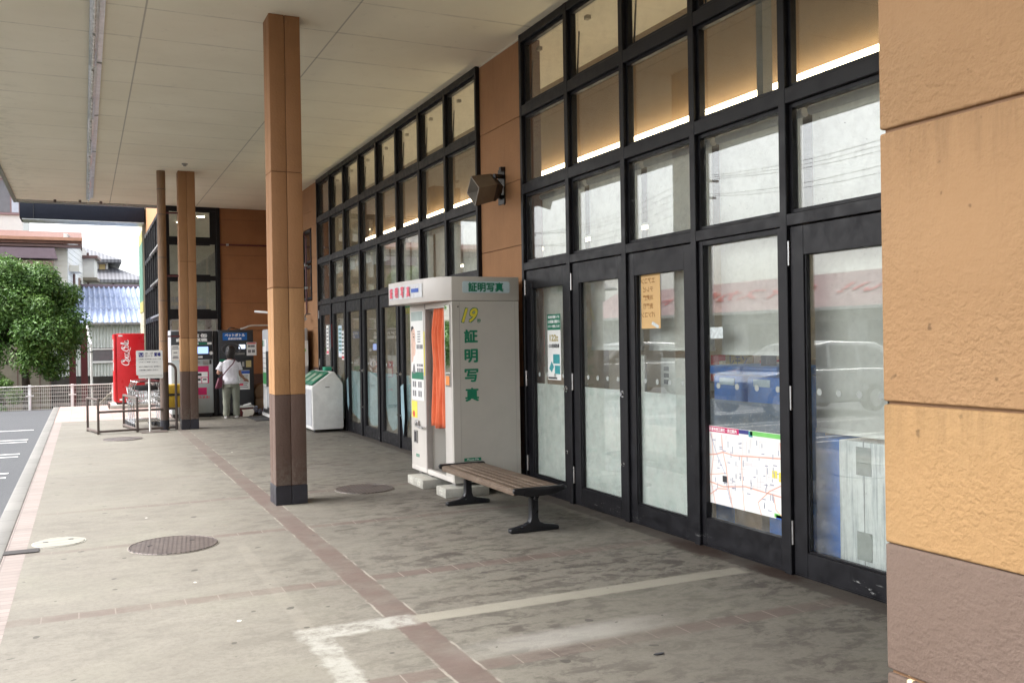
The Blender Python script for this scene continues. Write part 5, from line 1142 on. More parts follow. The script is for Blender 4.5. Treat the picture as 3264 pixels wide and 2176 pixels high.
rd = MB(); road([(.02, .9), (.12, .62), (.22, .42), (.25, .24), (.3, .05)], .005, rd); rd.build('stream', mat('stream_ink', (.35, .38, .55), .6), o)
# green sticker in upper left of side light + small ones
e, o = notice(5.94, 1.72, .16, .09, 'small pale green sticker left of the reflection in the pane above the map', 'pale_print')
# notices in the far doors
for k, (y, z, w, h, lb) in enumerate(((18.80, 1.73, .20, .60, 'tall narrow printed notice in the farthest glass door'), (18.55, 1.78, .12, .5, 'pale blue narrow notice right of the tall notice in the farthest glass door'), (17.78, 1.70, .26, .62, 'pale green upright notice in the second glass door from the far end'), (17.58, 1.62, .18, .56, 'white and red narrow notice beside the pale green one'))):
    e, o = notice(y, z, w, h, lb, ('paper', 'pale_blue', 'pale_blue', 'paper')[k])
    m_ = MB()
    for j in range(6): plate(m_, (x_, y, z+h*.38-h*.13*j), w*.75, h*.05, '-x', .0006)
    m_.build('print', M[('grey_ink', 'teal_ink', 'green_ink', 'dark_ink')[k]], e)
    m_ = MB(); plate(m_, (x_, y, z-h*.42), w*.9, h*.09, '-x', .0007); m_.build('foot_print', M[('pink_ink', 'white_ink', 'white_ink', 'red_ink')[k]], e)
e, o = notice(18.23, 1.82, .05, .46, 'slim red and white strip notice on the black frame between the two farthest doors', 'red_ink'); e.location.x -= .055
# ================================================================ THINGS INSIDE THE SHOP
mat('blue_plastic', (.03, .17, .60), .4, var=.15); mat('corrugated_white', (.62, .65, .67), .5, var=.15)
def blue_bin(y, lab):
    b = empty('blue_box', (5.3, y, 0), lab, 'box', 'blue boxes inside the window')
    MB().box(5.05, 5.55, y-.2, y+.2, 0.02, 1.36).build('box_body', M['blue_plastic'], b, .03, 3); MB().box(5.02, 5.58, y-.215, y+.215, 1.36, 1.44).build('lid', M['blue_plastic'], b, .02)
    MB().box(5.044, 5.05, y-.1, y+.1, 1.27, 1.33).build('label_sticker', M['pale_blue'], b)
blue_bin(6.42, 'left of the two tall blue boxes with lids seen above the map'); blue_bin(5.97, 'right of the two tall blue boxes with lids seen above the map')
yc = empty('yellow_poster_stand', (5.75, 7.1, 0), 'yellow display board with handwriting behind the blue boxes', 'sign')
MB().box(5.74, 5.76, 6.92, 7.32, 1.15, 1.62).build('board', mat('mustard', (.42, .30, .04), .7, var=.2), yc); MB().box(5.745, 5.755, 7.10, 7.14, 0, 1.15).build('stand', M['dark_grey'], yc); m_ = MB(); write(m_, 'レモン', (5.74, 7.12, 1.45), .26, .10, '-x', .03); m_.build('lettering', M['dark_ink'], yc)
mat('cartons', (.20, .13, .09), .8, var=.7, scale=7)
for k, (y, h, lb, m) in enumerate(((5.2, 1.5, 'dark shelf of mixed goods behind the right blue box', 'cartons'), (7.9, 1.45, 'shelf of red and white goods seen between the middle glass doors', 'cartons'), (12.2, 1.8, 'tall brown shelf of goods behind the far glass doors by the booth', 'cartons'), (15.6, 1.9, 'tall shelf of goods behind the middle of the far glass doors', 'cartons'))):
    s_ = empty('goods_shelf', (6.6, y, 0), lb, 'shelf'); MB().box(6.45, 6.9, y-.9, y+.9, 0.02, h).build('shelf_back', M['room_pale'], s_)
    for j in range(4):
        z = .15+j*h/4.2; MB().box(6.15, 6.46, y-.9, y+.9, z, z+.02).build('shelf_board', M['grey_metal'], s_)
        rj = random.Random(k*9+j); m_ = [MB(), MB(), MB()]
        yy = y-.88
        while yy < y+.82: w = rj.uniform(.06, .18); m_[rj.randrange(3)].box(6.18, 6.44, yy, yy+w-.01, z+.02, z+.02+rj.uniform(.15, h/4.2-.06)); yy += w
        for q, c_ in zip(m_, ('cardboard', 'red_ink', 'white_plain')):
            if q.v: tag(q.build('goods', M[c_], s_), kind=None)
cb = empty('white_panel_stack', (4.9, 4.4, 0), 'white stained cabinet panel with two grey plates behind the nearest glass door', 'cabinet')
t = NT('streaked_white'); st_ = t.noise(6, 6, .7, stretch=(7, 7, .35)); c = t.mix(t.ramp(st_, .48, .66, 0, .8), (.82, .85, .87), (.30, .35, .40)); M['streaked'] = t.bsdf(c, .5)
MB().box(4.722, 5.15, 3.80, 4.80, .02, .97).build('cabinet_body', M['streaked'], cb, .01); m_ = MB(); plate(m_, (4.722, 4.575, .84), .13, .19, '-x', .004); plate(m_, (4.722, 4.575, .27), .13, .19, '-x', .004); m_.each('grey_plate', mat('plate_grey', (.33, .36, .35), .5), cb)
m_ = MB()
for z in (.84, .27):
    for dy in (-.052, .052):
        for dz in (-.085, .085): m_.cyl((4.718, 4.575+dy, z+dz), .006, -.004, 8, 'x')
m_.each('plate_screw', M['steel'], cb); MB().box(4.720, 4.722, 4.572, 4.576, .03, .97).build('panel_seam', M['grey_ink'], cb)
bl = empty('blue_board', (4.9, 4.92, 0), 'deep blue panel standing left of the white stained cabinet', 'panel'); MB().box(4.74, 5.15, 4.81, 5.05, .02, .97).build('panel_body', M['blue_plastic'], bl, .02)
bl = empty('blue_crate', (5.0, 5.4, 0), 'low blue crate behind the glass under the map', 'crate'); MB().box(4.85, 5.3, 5.3, 5.68, .02, .34).build('crate_body', M['blue_plastic'], bl, .02)
bl = empty('brown_carton', (5.0, 5.9, 0), 'low brown carton behind the glass under the left of the map', 'carton'); MB().box(4.85, 5.3, 5.76, 6.1, .02, .34).build('carton_body', M['cardboard'], bl, .01)
for k, (y, z0, z1, w, lb) in enumerate(((7.62, 1.0, 1.52, .42, 'white leaflet board with grey print seen behind the middle glass door'), (6.95, .95, 1.50, .38, 'white leaflet sheet seen behind the glass door with the orange notice'))):
    p_ = empty('leaflet_board', (4.86, y, z0), lb, 'board'); MB().box(4.855, 4.875, y-w/2, y+w/2, z0, z1).build('board', M['white_plain'], p_); m_ = MB()
    for j in range(3): plate(m_, (4.855, y+.1, z1-.1-.06*j), .08, .04, '-x', .002)
    m_.build('print', M['grey_ink'], p_); MB().box(4.86, 4.87, y-.01, y+.01, 0, z0).build('stand', M['grey_metal'], p_)
gs = empty('green_banner', (6.0, 14, 2.2), 'green and yellow hanging banner inside the shop above the far doors', 'banner'); MB().box(6.0, 6.02, 12.8, 18.6, 2.35, 2.85).build('banner_sheet', mat('banner_green', (.02, .30, .06), .6), gs); MB().box(5.995, 6.015, 12.8, 18.6, 2.24, 2.36).build('yellow_edge', M['yellow_ink'], gs)
m_ = MB()
for k, yy in enumerate((18.1, 17.3, 16.5, 15.7, 14.9, 14.1)): write(m_, 'コヨ'[k % 2], (6.0, yy, 2.62), .42, .30, '-x', .06)
m_.build('lettering', M['white_ink'], gs)

# ================================================================ PERSON
def ring(c, a, b, ax=(1, 0, 0), ay=(0, 1, 0), n=16, p=2.0):
    c, ax, ay = Vector(c), Vector(ax).normalized(), Vector(ay).normalized(); out = []
    for i in range(n):
        t_ = 2*math.pi*i/n; ct, st_ = math.cos(t_), math.sin(t_)
        out.append(c+ax*a*math.copysign(abs(ct)**(2/p), ct)+ay*b*math.copysign(abs(st_)**(2/p), st_))
    return out
def limb(mb, pts, radii, n=14):
    mb.tube(pts, radii, n)
def torso(mb, rows, n=18):
    """rows: (cx, cy, z, a, b)"""
    L = [ring((r[0], r[1], r[2]), r[3], r[4], n=n, p=2.3) for r in rows]; V = [v for l_ in L for v in l_]; fs = []
    for i in range(len(L)-1):
        for j in range(n): fs.append((i*n+j, i*n+(j+1) % n, (i+1)*n+(j+1) % n, (i+1)*n+j))
    fs += [tuple(reversed(range(n))), tuple(range((len(L)-1)*n, len(L)*n))]; mb.add(V, fs)
def remesh(mb, name, m, parent, vox=.008, sm=6, fac=.6, disp=None):
    o = mb.build(name, m, parent); r = o.modifiers.new('r', 'REMESH'); r.mode = 'VOXEL'; r.voxel_size = vox; r.use_smooth_shade = True
    s_ = o.modifiers.new('s', 'SMOOTH'); s_.iterations = sm; s_.factor = fac
    if disp:
        tx = bpy.data.textures.new('folds', 'CLOUDS'); tx.noise_scale = disp[1]; d = o.modifiers.new('d', 'DISPLACE'); d.texture = tx; d.strength = disp[0]; d.mid_level = .5
    bpy.context.view_layer.update(); dg = bpy.context.evaluated_depsgraph_get(); me = bpy.data.meshes.new_from_object(o.evaluated_get(dg))
    old = o.data; o.modifiers.clear(); o.data = me; bpy.data.meshes.remove(old)
    for p in me.polygons: p.use_smooth = True
    return o
px, py = 3.02, 21.55
pe = empty('person', (px, py, 0), 'woman with short dark hair in white shirt and pale green trousers facing the grey machine', 'person')
mat('skin', (.40, .215, .145), .55, var=.08); mat('hair', (.012, .008, .007), .5, var=.4, scale=20); 
t = NT('shirt_cloth'); c = t.mix(t.noise(60, 3), (.66, .65, .70), (.76, .75, .80)); M['shirt'] = t.bsdf(c, .85, 0, t.bump(t.noise(9, 4, .6), .5, .03))
t = NT('trouser_cloth'); c = t.mix(t.noise(4, 4), (.185, .195, .155), (.25, .26, .21)); M['trousers'] = t.bsdf(c, .85, 0, t.bump(t.noise(7, 4, .6, stretch=(1.5, 1.5, .7)), .6, .03))
mat('shoe', (.45, .44, .42), .6); mat('bag_leather', (.13, .022, .045), .45, var=.15)
B = MB()   # body: one continuous surface
torso(B, [(px, py, .70, .15, .10), (px, py, .80, .165, .115), (px, py+.01, .92, .145, .105), (px-.005, py+.02, 1.05, .150, .105), (px-.01, py+.035, 1.17, .170, .105), (px-.01, py+.05, 1.26, .165, .085), (px-.008, py+.06, 1.305, .09, .06), (px-.005, py+.07, 1.34, .052, .052), (px, py+.085, 1.40, .050, .052)])
torso(B, [(px+.02, py+.09, 1.375, .045, .055), (px+.002, py+.10, 1.40, .066, .080), (px+.005, py+.105, 1.45, .076, .095), (px+.008, py+.105, 1.51, .080, .102), (px+.01, py+.10, 1.565, .072, .092), (px+.01, py+.095, 1.605, .04, .05)])
B.tube([(px+.005, py+.19, 1.49), (px+.005, py+.222, 1.462), (px+.005, py+.19, 1.45)], [.012, .014, .012], 8)  # nose
for s_ in (-1, 1): B.tube([(px+s_*.083, py+.10, 1.47), (px+s_*.088, py+.095, 1.50)], [.012, .014], 8)
# arms
shL, elL, wrL = (px-.165, py+.05, 1.245), (px-.275, py+.03, 1.03), (px-.17, py+.22, 1.02)
shR, elR, wrR = (px+.15, py+.05, 1.245), (px+.205, py+.02, .985), (px+.325, py+.13, .865)
limb(B, [shL, elL], [.052, .038]); limb(B, [elL, wrL], [.039, .025]); limb(B, [shR, elR], [.052, .038]); limb(B, [elR, wrR], [.039, .025])
def hand(B, w, d, side):
    w, d = Vector(w), Vector(d).normalized(); up = Vector((0, 0, 1)); sd = d.cross(up).normalized(); n_ = sd.cross(d)
    B.tube([w-d*.01, w+d*.035, w+d*.075, w+d*.085], [.024, .034, .036, .02], 10)
    for k, L_ in enumerate((.062, .072, .068, .052)):
        o_ = sd*(-.027+.018*k)*side; a = w+d*.07+o_; b = a+d*L_*.5-n_*.008; c_ = a+d*L_*.9-n_*.028; B.tube([a, b, c_], [.0095, .009, .0075], 7)
    a = w+d*.02-sd*.028*side; B.tube([a, a+d*.03-sd*.025*side-n_*.01, a+d*.055-sd*.032*side-n_*.02], [.012, .010, .008], 7)
hand(B, wrL, (.3, 1, -.1), 1); hand(B, wrR, (.55, .55, -.25), -1)
for s_ in (-1, 1):
    limb(B, [(px+s_*.085, py, .76), (px+s_*.095, py+.01, .42), (px+s_*.112, py-.02, .08)], [.085, .055, .036])
    B.tube([(px+s_*.112, py-.04, .05), (px+s_*.118, py+.10, .035)], [.035, .03], 10)
remesh(B, 'body', M['skin'], pe, .007, 8)
H_ = MB(); torso(H_, [(px-.002, py+.055, 1.345, .070, .045), (px, py+.05, 1.38, .092, .065), (px, py+.06, 1.44, .104, .093), (px+.012, py+.075, 1.51, .114, .112), (px+.018, py+.085, 1.57, .107, .110), (px+.018, py+.09, 1.62, .08, .085), (px+.018, py+.09, 1.655, .03, .03)]); remesh(H_, 'hair', M['hair'], pe, .008, 3, .5, (.02, .04))
T_ = MB(); torso(T_, [(px, py, .775, .178, .132), (px, py, .84, .180, .135), (px, py+.01, .95, .172, .125), (px-.003, py+.02, 1.07, .178, .125), (px-.008, py+.035, 1.17, .195, .125), (px-.01, py+.05, 1.25, .185, .105), (px-.008, py+.055, 1.30, .125, .085), (px-.006, py+.062, 1.325, .075, .068)])
T_.tube([shL, (px-.225, py+.045, 1.15), (px-.262, py+.04, 1.085)], [.078, .072, .074], 14); T_.tube([shR, (px+.185, py+.045, 1.15), (px+.198, py+.035, 1.08)], [.078, .070, .070], 14); remesh(T_, 'shirt', M['shirt'], pe, .009, 5, .5, (.018, .09))
Q = MB(); torso(Q, [(px, py, .70, .178, .125), (px, py, .80, .170, .122)])
for s_ in (-1, 1):
    Q.tube([(px+s_*.088, py, .76), (px+s_*.095, py+.005, .62), (px+s_*.105, py+.01, .42), (px+s_*.108, py-.005, .25), (px+s_*.112, py-.01, .055)], [.100, .098, .080, .076, .074], 16)
remesh(Q, 'trousers', M['trousers'], pe, .009, 5, .5, (.022, .10))
for s_ in (-1, 1):
    q = MB(); torso(q, [(px+s_*.116, py+.03, .004, .042, .115), (px+s_*.116, py+.03, .03, .044, .118), (px+s_*.114, py+.02, .06, .036, .095), (px+s_*.113, py-.01, .085, .03, .05)]); q.build('shoe', M['shoe'], pe, smooth=True)
bg_ = empty('shoulder_bag', (2.77, 21.5, .7), 'dark red shoulder bag hanging at the woman\'s left hip', 'bag')
q = MB(); q.prism([(2.665, .685), (2.70, .675), (2.815, .70), (2.83, .86), (2.79, .915), (2.735, .925)], (0, 21.44, 0), (1, 0, 0), (0, 0, 1), (0, .12, 0)); q.build('bag_body', M['bag_leather'], bg_, .02, 3)
q = MB(); st = smooth_pts([(2.765, 21.475, .90), (2.86, 21.41, 1.02), (2.95, 21.405, 1.13), (3.04, 21.42, 1.225), (3.09, 21.47, 1.30), (3.10, 21.56, 1.335)], 5)
for a, b in zip(st[:-1], st[1:]): q.beam(a, b, .024, .006, up=(0, 1, 0))
q.build('strap', M['bag_leather'], bg_)

# ================================================================ TREE behind the fence
def tree(name, cx, cy, z0, zc, rx, ry, rz, n, label, seed=1, cat='tree', lobes=24, leaf=.075):
    R = random.Random(seed); e = empty(name, (cx, cy, z0), label, cat)
    m_ = MB(); m_.tube([(cx, cy, z0), (cx+.04, cy, z0+.9), (cx-.03, cy, zc-rz*.4), (cx+.1, cy, zc+rz*.4)], [.17, .13, .09, .03], 10); cl = []
    for k in range(lobes):
        th = R.uniform(0, 6.283); ph = math.acos(R.uniform(-.75, 1)); rr = R.uniform(.55, .88)
        c_ = Vector((cx+rx*rr*math.sin(ph)*math.cos(th), cy+ry*rr*math.sin(ph)*math.sin(th), zc+rz*rr*math.cos(ph))); cl.append((c_, R.uniform(.22, .36)*rx))
        if k % 2 == 0: m_.tube([(cx, cy, zc-rz*.5+.3*R.random()), (cx+(c_.x-cx)*.5, cy+(c_.y-cy)*.5, (c_.z+zc-rz*.3)/2), tuple(c_)], [.05, .03, .012], 6)
    m_.build('trunk', mat('bark', (.06, .045, .035), .9, var=.3, bump=.5), e, smooth=True)
    V = []; fs = []
    for i in range(n):
        c_, r = cl[R.randrange(len(cl))]; d = Vector((R.gauss(0, 1), R.gauss(0, 1), R.gauss(0, 1))).normalized(); p = c_+d*r*(R.random()**.38)
        p.z -= .1*max(0, R.random()-.6)
        nrm = (d*.6+Vector((R.gauss(0, .5), R.gauss(0, .5), R.gauss(.55, .5)))).normalized(); u = nrm.orthogonal().normalized(); w = nrm.cross(u); a = R.uniform(0, 6.28); u2 = u*math.cos(a)+w*math.sin(a); w2 = nrm.cross(u2); s_ = leaf*R.uniform(.6, 1.25)
        k = len(V); V += [p-u2*s_, p+w2*s_*.36-nrm*s_*.1, p+u2*s_-nrm*s_*.25, p-w2*s_*.36-nrm*s_*.1]; fs.append((k, k+1, k+2, k+3))
    mb = MB(); mb.add(V, fs)
    mb.build('crown', M['leaf'], e)
    return e
t = NT('leaf'); gm = t.n('ShaderNodeNewGeometry'); rp = gm.outputs['Random Per Island']; c = t.mix(rp, (.038, .095, .018), (.105, .22, .036)); yl = t.ramp(t.noise(1.6, 4, .6), .45, .7, 0, .6); c = t.mix(yl, c, (.15, .24, .05))
p_ = t.n('ShaderNodeBsdfPrincipled'); t.l(c, p_.inputs['Base Color']); p_.inputs['Roughness'].default_value = .55; tl = t.n('ShaderNodeBsdfTranslucent'); t.l(c, tl.inputs[0]); e_ = t.n('ShaderNodeMixShader'); e_.inputs[0].default_value = .25; t.l(p_.outputs[0], e_.inputs[1]); t.l(tl.outputs[0], e_.inputs[2]); t.l(e_.outputs[0], t.out.inputs[0]); M['leaf'] = t.m
tree('broadleaf_tree', -1.60, 31.3, -1, 2.30, 1.85, 1.6, 2.05, 60000, 'large bushy green tree behind the white mesh fence', 5, lobes=60, leaf=.062)
tree('broadleaf_tree', -4.3, 32.6, -1, 2.0, 1.9, 1.6, 1.9, 20000, 'second dense tree continuing left of the large one behind the fence', 8, lobes=34, leaf=.075)
def bush(x, y, label, s): tree('shrub', x, y, -1, .1, .8, .6, .9, 5000, label, s, 'shrub', 12, .05)
bush(-2.35, 30.0, 'dark low shrub at the left behind the mesh fence', 4)

# ================================================================ HOUSES BEHIND
def siding(mb, a, b, z0, z1, th=.03, pitch=.22):
    """clapboards along ground line a->b (outward normal on the right)"""
    a, b = Vector(a), Vector(b); d = (b-a); L = d.length; d.normalize(); n_ = Vector((d.y, -d.x, 0)); z = z0
    while z < z1-.01:
        h = min(pitch, z1-z); c_ = (a+b)/2+n_*th/2+Vector((0, 0, z+h/2)); mb.obox(c_, d*L/2, n_*th/2, Vector((0, 0, h/2-.008))); z += pitch
    mb.obox((a+b)/2-n_*.05+Vector((0, 0, (z0+z1)/2)), d*L/2, n_*.06, Vector((0, 0, (z1-z0)/2)))
mat('siding_white', (.72, .71, .66), .7, var=.05, dirt=.1); mat('siding_cream', (.66, .63, .54), .7, var=.05, dirt=.15); mat('roof_red', (.13, .052, .032), .6, var=.25, scale=5); mat('roof_mauve', (.20, .14, .16), .5, var=.1); mat('trim_brown', (.13, .07, .06), .5); mat('beige_board', (.24, .21, .155), .8, var=.12, dirt=.3)
mat('window_dark', (.05, .055, .06), .1); mat('frame_bronze', (.28, .19, .14), .4); mat('tile_grey', (.13, .13, .14), .5, var=.25, scale=14); mat('curtain_pale', (.5, .52, .5), .8)
ha = empty('red_roof_house', (-.53, 40, -1), 'two storey pale sided house with red-brown roof behind the tree', 'house')
# front face at y=40 facing us, right face turned slightly
c0_, c1_, c2_ = Vector((-9, 40.0, 0)), Vector((-.53, 40, 0)), Vector((.17, 47.2, 0))
m_ = MB(); siding(m_, c0_, c1_, 2.6, 5.55); m_.build('front_wall', M['siding_cream'], ha); m_ = MB(); siding(m_, c1_, c2_, -1, 6.1); m_.build('side_wall', M['siding_white'], ha)
m_ = MB(); m_.box(-9, c1_.x-.02, 40.05, 47, -1, 5.5).build('inner_core', M['siding_cream'], ha)
m_ = MB(); m_.prism([(39.35, 5.62), (39.35, 5.80), (42.4, 6.42), (47.6, 5.75), (47.6, 5.6), (42.4, 6.22)], (-9.6, 0, 0), (0, 1, 0), (0, 0, 1), (9.62, 0, 0)); m_.build('roof', M['roof_red'], ha)
m_ = MB(); m_.beam((-9.6, 39.30, 5.80), (.03, 39.30, 5.80), .13, .12); m_.build('gutter', mat('copper_trim', (.42, .21, .13), .5), ha); m_ = MB(); m_.box(-9.6, -.02, 39.42, 39.98, 5.50, 5.60); m_.build('eave', M['trim_brown'], ha)
m_ = MB(); m_.prism([(-4.6, 5.05), (-4.55, 5.45), (-.95, 5.45), (-.85, 5.05)], (0, 39.35, 0), (1, 0, 0), (0, 0, 1), (0, .62, 0)); bay = m_.build('bay_roof', M['roof_mauve'], ha)
m_ = MB(); m_.box(-4.4, -1.0, 39.55, 39.95, 3.2, 4.98); bw = m_.build('window', M['frame_bronze'], ha); m_ = MB()
for x in (-4.2, -3.15, -2.1): m_.box(x, x+.9, 39.53, 39.55, 3.5, 4.75)
m_.build('pane', M['glass'], bw); m_ = MB(); m_.box(-4.3, -1.05, 39.556, 39.57, 3.4, 4.85); m_.build('curtain', M['curtain_pale'], bw)
m_ = MB(); m_.box(-9, -.95, 39.7, 40.0, -1, 2.55); m_.build('lower_wall', M['beige_board'], ha); m_ = MB()
for x in (-4.4, -3.6, -2.9, -2.3, -1.9, -1.55, -1.2): m_.box(x, x+.03, 39.69, 39.70, -1, 2.5)
m_.build('board_seam', M['trim_brown'], ha)
m_ = MB(); m_.box(-.92, -.60, 39.5, 39.8, -1, 2.9).box(-4.9, -4.5, 39.5, 39.8, -1, 2.9); m_.build('post', M['dark_red'], ha); MB().box(-.60, -.28, 39.55, 39.95, -1, 2.6).build('pillar', M['siding_cream'], ha)
# side features: hooded window and oriel
def sidept(s_, off, z): d = (c2_-c1_).normalized(); n_ = Vector((d.y, -d.x, 0)); v = c1_+d*s_+n_*off; return Vector((v.x, v.y, z))
def sidebox(nm, m, s0, s1, o0, o1, z0, z1, p=None):
    d = (c2_-c1_).normalized(); n_ = Vector((d.y, -d.x, 0)); c_ = sidept((s0+s1)/2, (o0+o1)/2, (z0+z1)/2); q = MB(); q.obox(c_, d*(s1-s0)/2, n_*(o1-o0)/2, Vector((0, 0, (z1-z0)/2))); return q.build(nm, m, p or ha)
sidebox('oriel', M['siding_white'], 5.6, 7.0, .03, .50, 4.75, 5.6); sidebox('oriel_roof', M['trim_brown'], 5.3, 7.1, .0, .66, 5.6, 5.72); sidebox('oriel_soffit', M['beige_board'], 5.5, 7.05, .02, .60, 4.62, 4.75)
w_ = sidebox('window', M['frame_bronze'], 5.0, 5.7, .03, .10, 2.9, 4.2); sidebox('pane', M['window_dark'], 5.05, 5.65, .10, .11, 2.95, 4.15, w_); w_ = sidebox('window', M['frame_bronze'], 3.6, 4.1, .03, .10, 2.6, 4.6); sidebox('pane', M['window_dark'], 3.65, 4.05, .10, .11, 2.65, 4.5, w_)
q = MB(); q.tube([sidept(1.2, .12, -1), sidept(1.2, .12, 4.6)], .05, 8).tube([sidept(7.1, .1, 6.0), sidept(7.15, .1, -1)], .05, 8); q.build('downpipe', M['trim_brown'], ha)
q = MB(); q.obox(sidept(.9, .22, 4.75), (sidept(1.5, 0, 0)-sidept(.3, 0, 0))/2, (.18, 0, .0), (0, 0, .12)); q.build('hood', M['siding_cream'], ha)
# corrugated shed with blue roof
sh_ = empty('corrugated_shed', (1.2, 38, -1), 'white corrugated shed with faded blue corrugated roof', 'shed')
def corr(nm, m, x0, x1, pt0, pt1, pitch=.11, amp=.02, n_=8):
    """wavy sheet between lines pt0 and pt1 (y,z), running along x"""
    N_ = int((x1-x0)/pitch*n_); V = []; fs = []; d = Vector((0, pt1[0]-pt0[0], pt1[1]-pt0[1])); nn = Vector((0, -d.z, d.y)).normalized()
    for i in range(N_+1):
        x = x0+(x1-x0)*i/N_; o_ = nn*amp*math.sin((x-x0)/pitch*2*math.pi)
        V += [Vector((x, pt0[0], pt0[1]))+o_, Vector((x, pt1[0], pt1[1]))+o_]
    for i in range(N_): fs.append((2*i, 2*i+2, 2*i+3, 2*i+1))
    mb = MB(); mb.add(V, fs); o = mb.build(nm, m, sh_, smooth=False); md = o.modifiers.new('s', 'SOLIDIFY'); md.thickness = .012; return o
t = NT('blue_roof'); w = t.noise(2.5, 6, .75, stretch=(2.5, .5, .5)); c = t.mix(t.ramp(w, .35, .65), (.19, .25, .40), (.40, .46, .60)); c = t.mix(t.ramp(t.noise(5, 5, .7), .5, .7, 0, .7), c, (.26, .24, .27)); M['blue_roof'] = t.bsdf(c, .5)
for k, (a, b) in enumerate(((0, .36), (.34, .69), (.67, 1.0))):
    p0, p1 = (37.75, 2.56), (44.2, 4.22); corr('roof', M['blue_roof'], -1.2, 7.0, (p0[0]+(p1[0]-p0[0])*a, p0[1]+(p1[1]-p0[1])*a+.02*k), (p0[0]+(p1[0]-p0[0])*b, p0[1]+(p1[1]-p0[1])*b+.02*k), .20, .05)
MB().beam((-1.2, 44.2, 4.30), (7, 44.2, 4.30), .3, .12).build('ridge', M['roof_mauve'], sh_)
mat('corr_white', (.62, .65, .62), .5, var=.08, dirt=.3)
corr('wall', M['corr_white'], -1.1, .22, (38.0, 2.5), (38.0, .55)); corr('wall', M['corr_white'], .22, 7.0, (38.0, 2.5), (38.0, 1.60)); corr('wall', M['corr_white'], .22, 7.0, (38.0, 1.0), (38.0, .52))
MB().box(-1.1, 7, 38.1, 44, -1, 2.4).build('inner_core', M['window_dark'], sh_); MB().box(-1.1, 7, 37.95, 38.08, -1, .50).build('stone_base', mat('dark_stone', (.05, .045, .04), .9, var=.5, scale=2), sh_)
m_ = MB(); m_.box(.22, 2.9, 37.93, 37.97, 1.52, 1.58).box(.22, 2.9, 37.93, 37.97, 1.02, 1.10)
for x in (.22, 1.02, 1.84, 2.65): m_.box(x, x+.05, 37.935, 37.965, 1.05, 1.55)
fr_ = m_.build('window_frame', M['white_plain'], sh_); MB().box(.27, 1.02, 37.955, 37.96, 1.10, 1.52).build('pane', mat('pane_grey', (.16, .16, .17), .15), fr_); MB().box(1.07, 2.9, 37.955, 37.96, 1.10, 1.52).build('pane', M['window_dark'], fr_)
MB().beam((-1.2, 37.72, 2.50), (7, 37.72, 2.50), .08).build('gutter', M['grey_metal'], sh_)
for k, x in enumerate((-.36, .02)):
    e = empty('dark_red_post', (x, 36.5, -1), ['left of the two dark red posts standing before the shed', 'right of the two dark red posts standing before the shed, by the white drainpipe'][k], 'post', 'dark red posts'); MB().box(x-.11, x+.11, 36.4, 36.6, -1, 1.9+.35*k).build('post_body', M['dark_red'], e); MB().box(x-.14, x+.14, 36.37, 36.63, 1.9+.35*k, 1.95+.35*k).build('cap', M['dark_red'], e)
e = empty('white_drainpipe', (.25, 36.9, -1), 'thin white drainpipe bending towards the shed gutter', 'pipe'); MB().tube([(.26, 36.9, -1), (.26, 36.9, 1.75), (.18, 37.2, 2.0), (.14, 37.6, 2.4)], .04, 8).build('pipe_run', M['white_paint'], e, smooth=True); MB().box(.20, .32, 36.84, 36.96, 1.45, 1.48).box(.20, .32, 36.84, 36.96, .2, .23).build('clip', M['black_plastic'], e)
e = empty('timber_prop', (1.1, 37, -1), 'slanting bare timber leaning in front of the dark base of the shed', 'timber'); MB().beam((.4, 37, -.6), (1.9, 37.2, .9), .1).build('timber', M['beige_board'], e)
# tiled house behind
hb = empty('grey_tiled_house', (1.6, 60, -1), 'white house with two tiers of grey tiled roof beyond the shed', 'house')
t = NT('roof_tiles'); w = t.n('ShaderNodeTexWave'); w.inputs['Scale'].default_value = 1.5; t.l(t.co(), w.inputs['Vector']); w2 = t.n('ShaderNodeTexWave', bands_direction='Y'); w2.inputs['Scale'].default_value = 1.3; t.l(t.co(), w2.inputs['Vector']); c = t.mix(t.math('MULTIPLY', w.outputs['Fac'], w2.outputs['Fac']), (.085, .085, .095), (.24, .24, .25)); M['tiles'] = t.bsdf(c, .5)
def hip(p, m, x0, x1, y0, y1, z0, z1, inset, nm='roof', p2=None):
    q = MB(); xi0, xi1 = x0+inset, x1-inset; ym = (y0+y1)/2
    q.add([(x0, y0, z0), (x1, y0, z0), (x1, y1, z0), (x0, y1, z0), (xi0, ym, z1), (xi1, ym, z1), (x0, y0, z0-.18), (x1, y0, z0-.18), (x1, y1, z0-.18), (x0, y1, z0-.18)], [(0, 1, 5, 4), (1, 2, 5), (2, 3, 4, 5), (3, 0, 4), (9, 8, 7, 6), (0, 6, 7, 1), (1, 7, 8, 2), (2, 8, 9, 3), (3, 9, 6, 0)]); return q.build(nm, m, p)
MB().box(-5, 3.0, 60.6, 66, -1, 5.45).build('wall', M['white_plain'], hb); hip(hb, M['tiles'], -5.8, 3.7, 59.6, 67, 5.60, 7.0, 3.0)
MB().box(-4, 1.45, 61.6, 65.5, 5.4, 6.75).build('upper_wall', M['white_plain'], hb); hip(hb, M['tiles'], -4.8, 2.2, 60.9, 66.2, 6.9, 8.0, 2.5)
w_ = MB().box(.93, 1.32, 61.56, 61.6, 6.15, 6.66).build('window', M['frame_bronze'], hb); MB().box(.97, 1.28, 61.54, 61.56, 6.2, 6.62).build('pane', mat('amber_blind', (.55, .42, .18), .6), w_)
MB().box(1.65, 1.75, 60.5, 60.6, 5.2, 5.4).build('vent', M['dark_red'], hb)
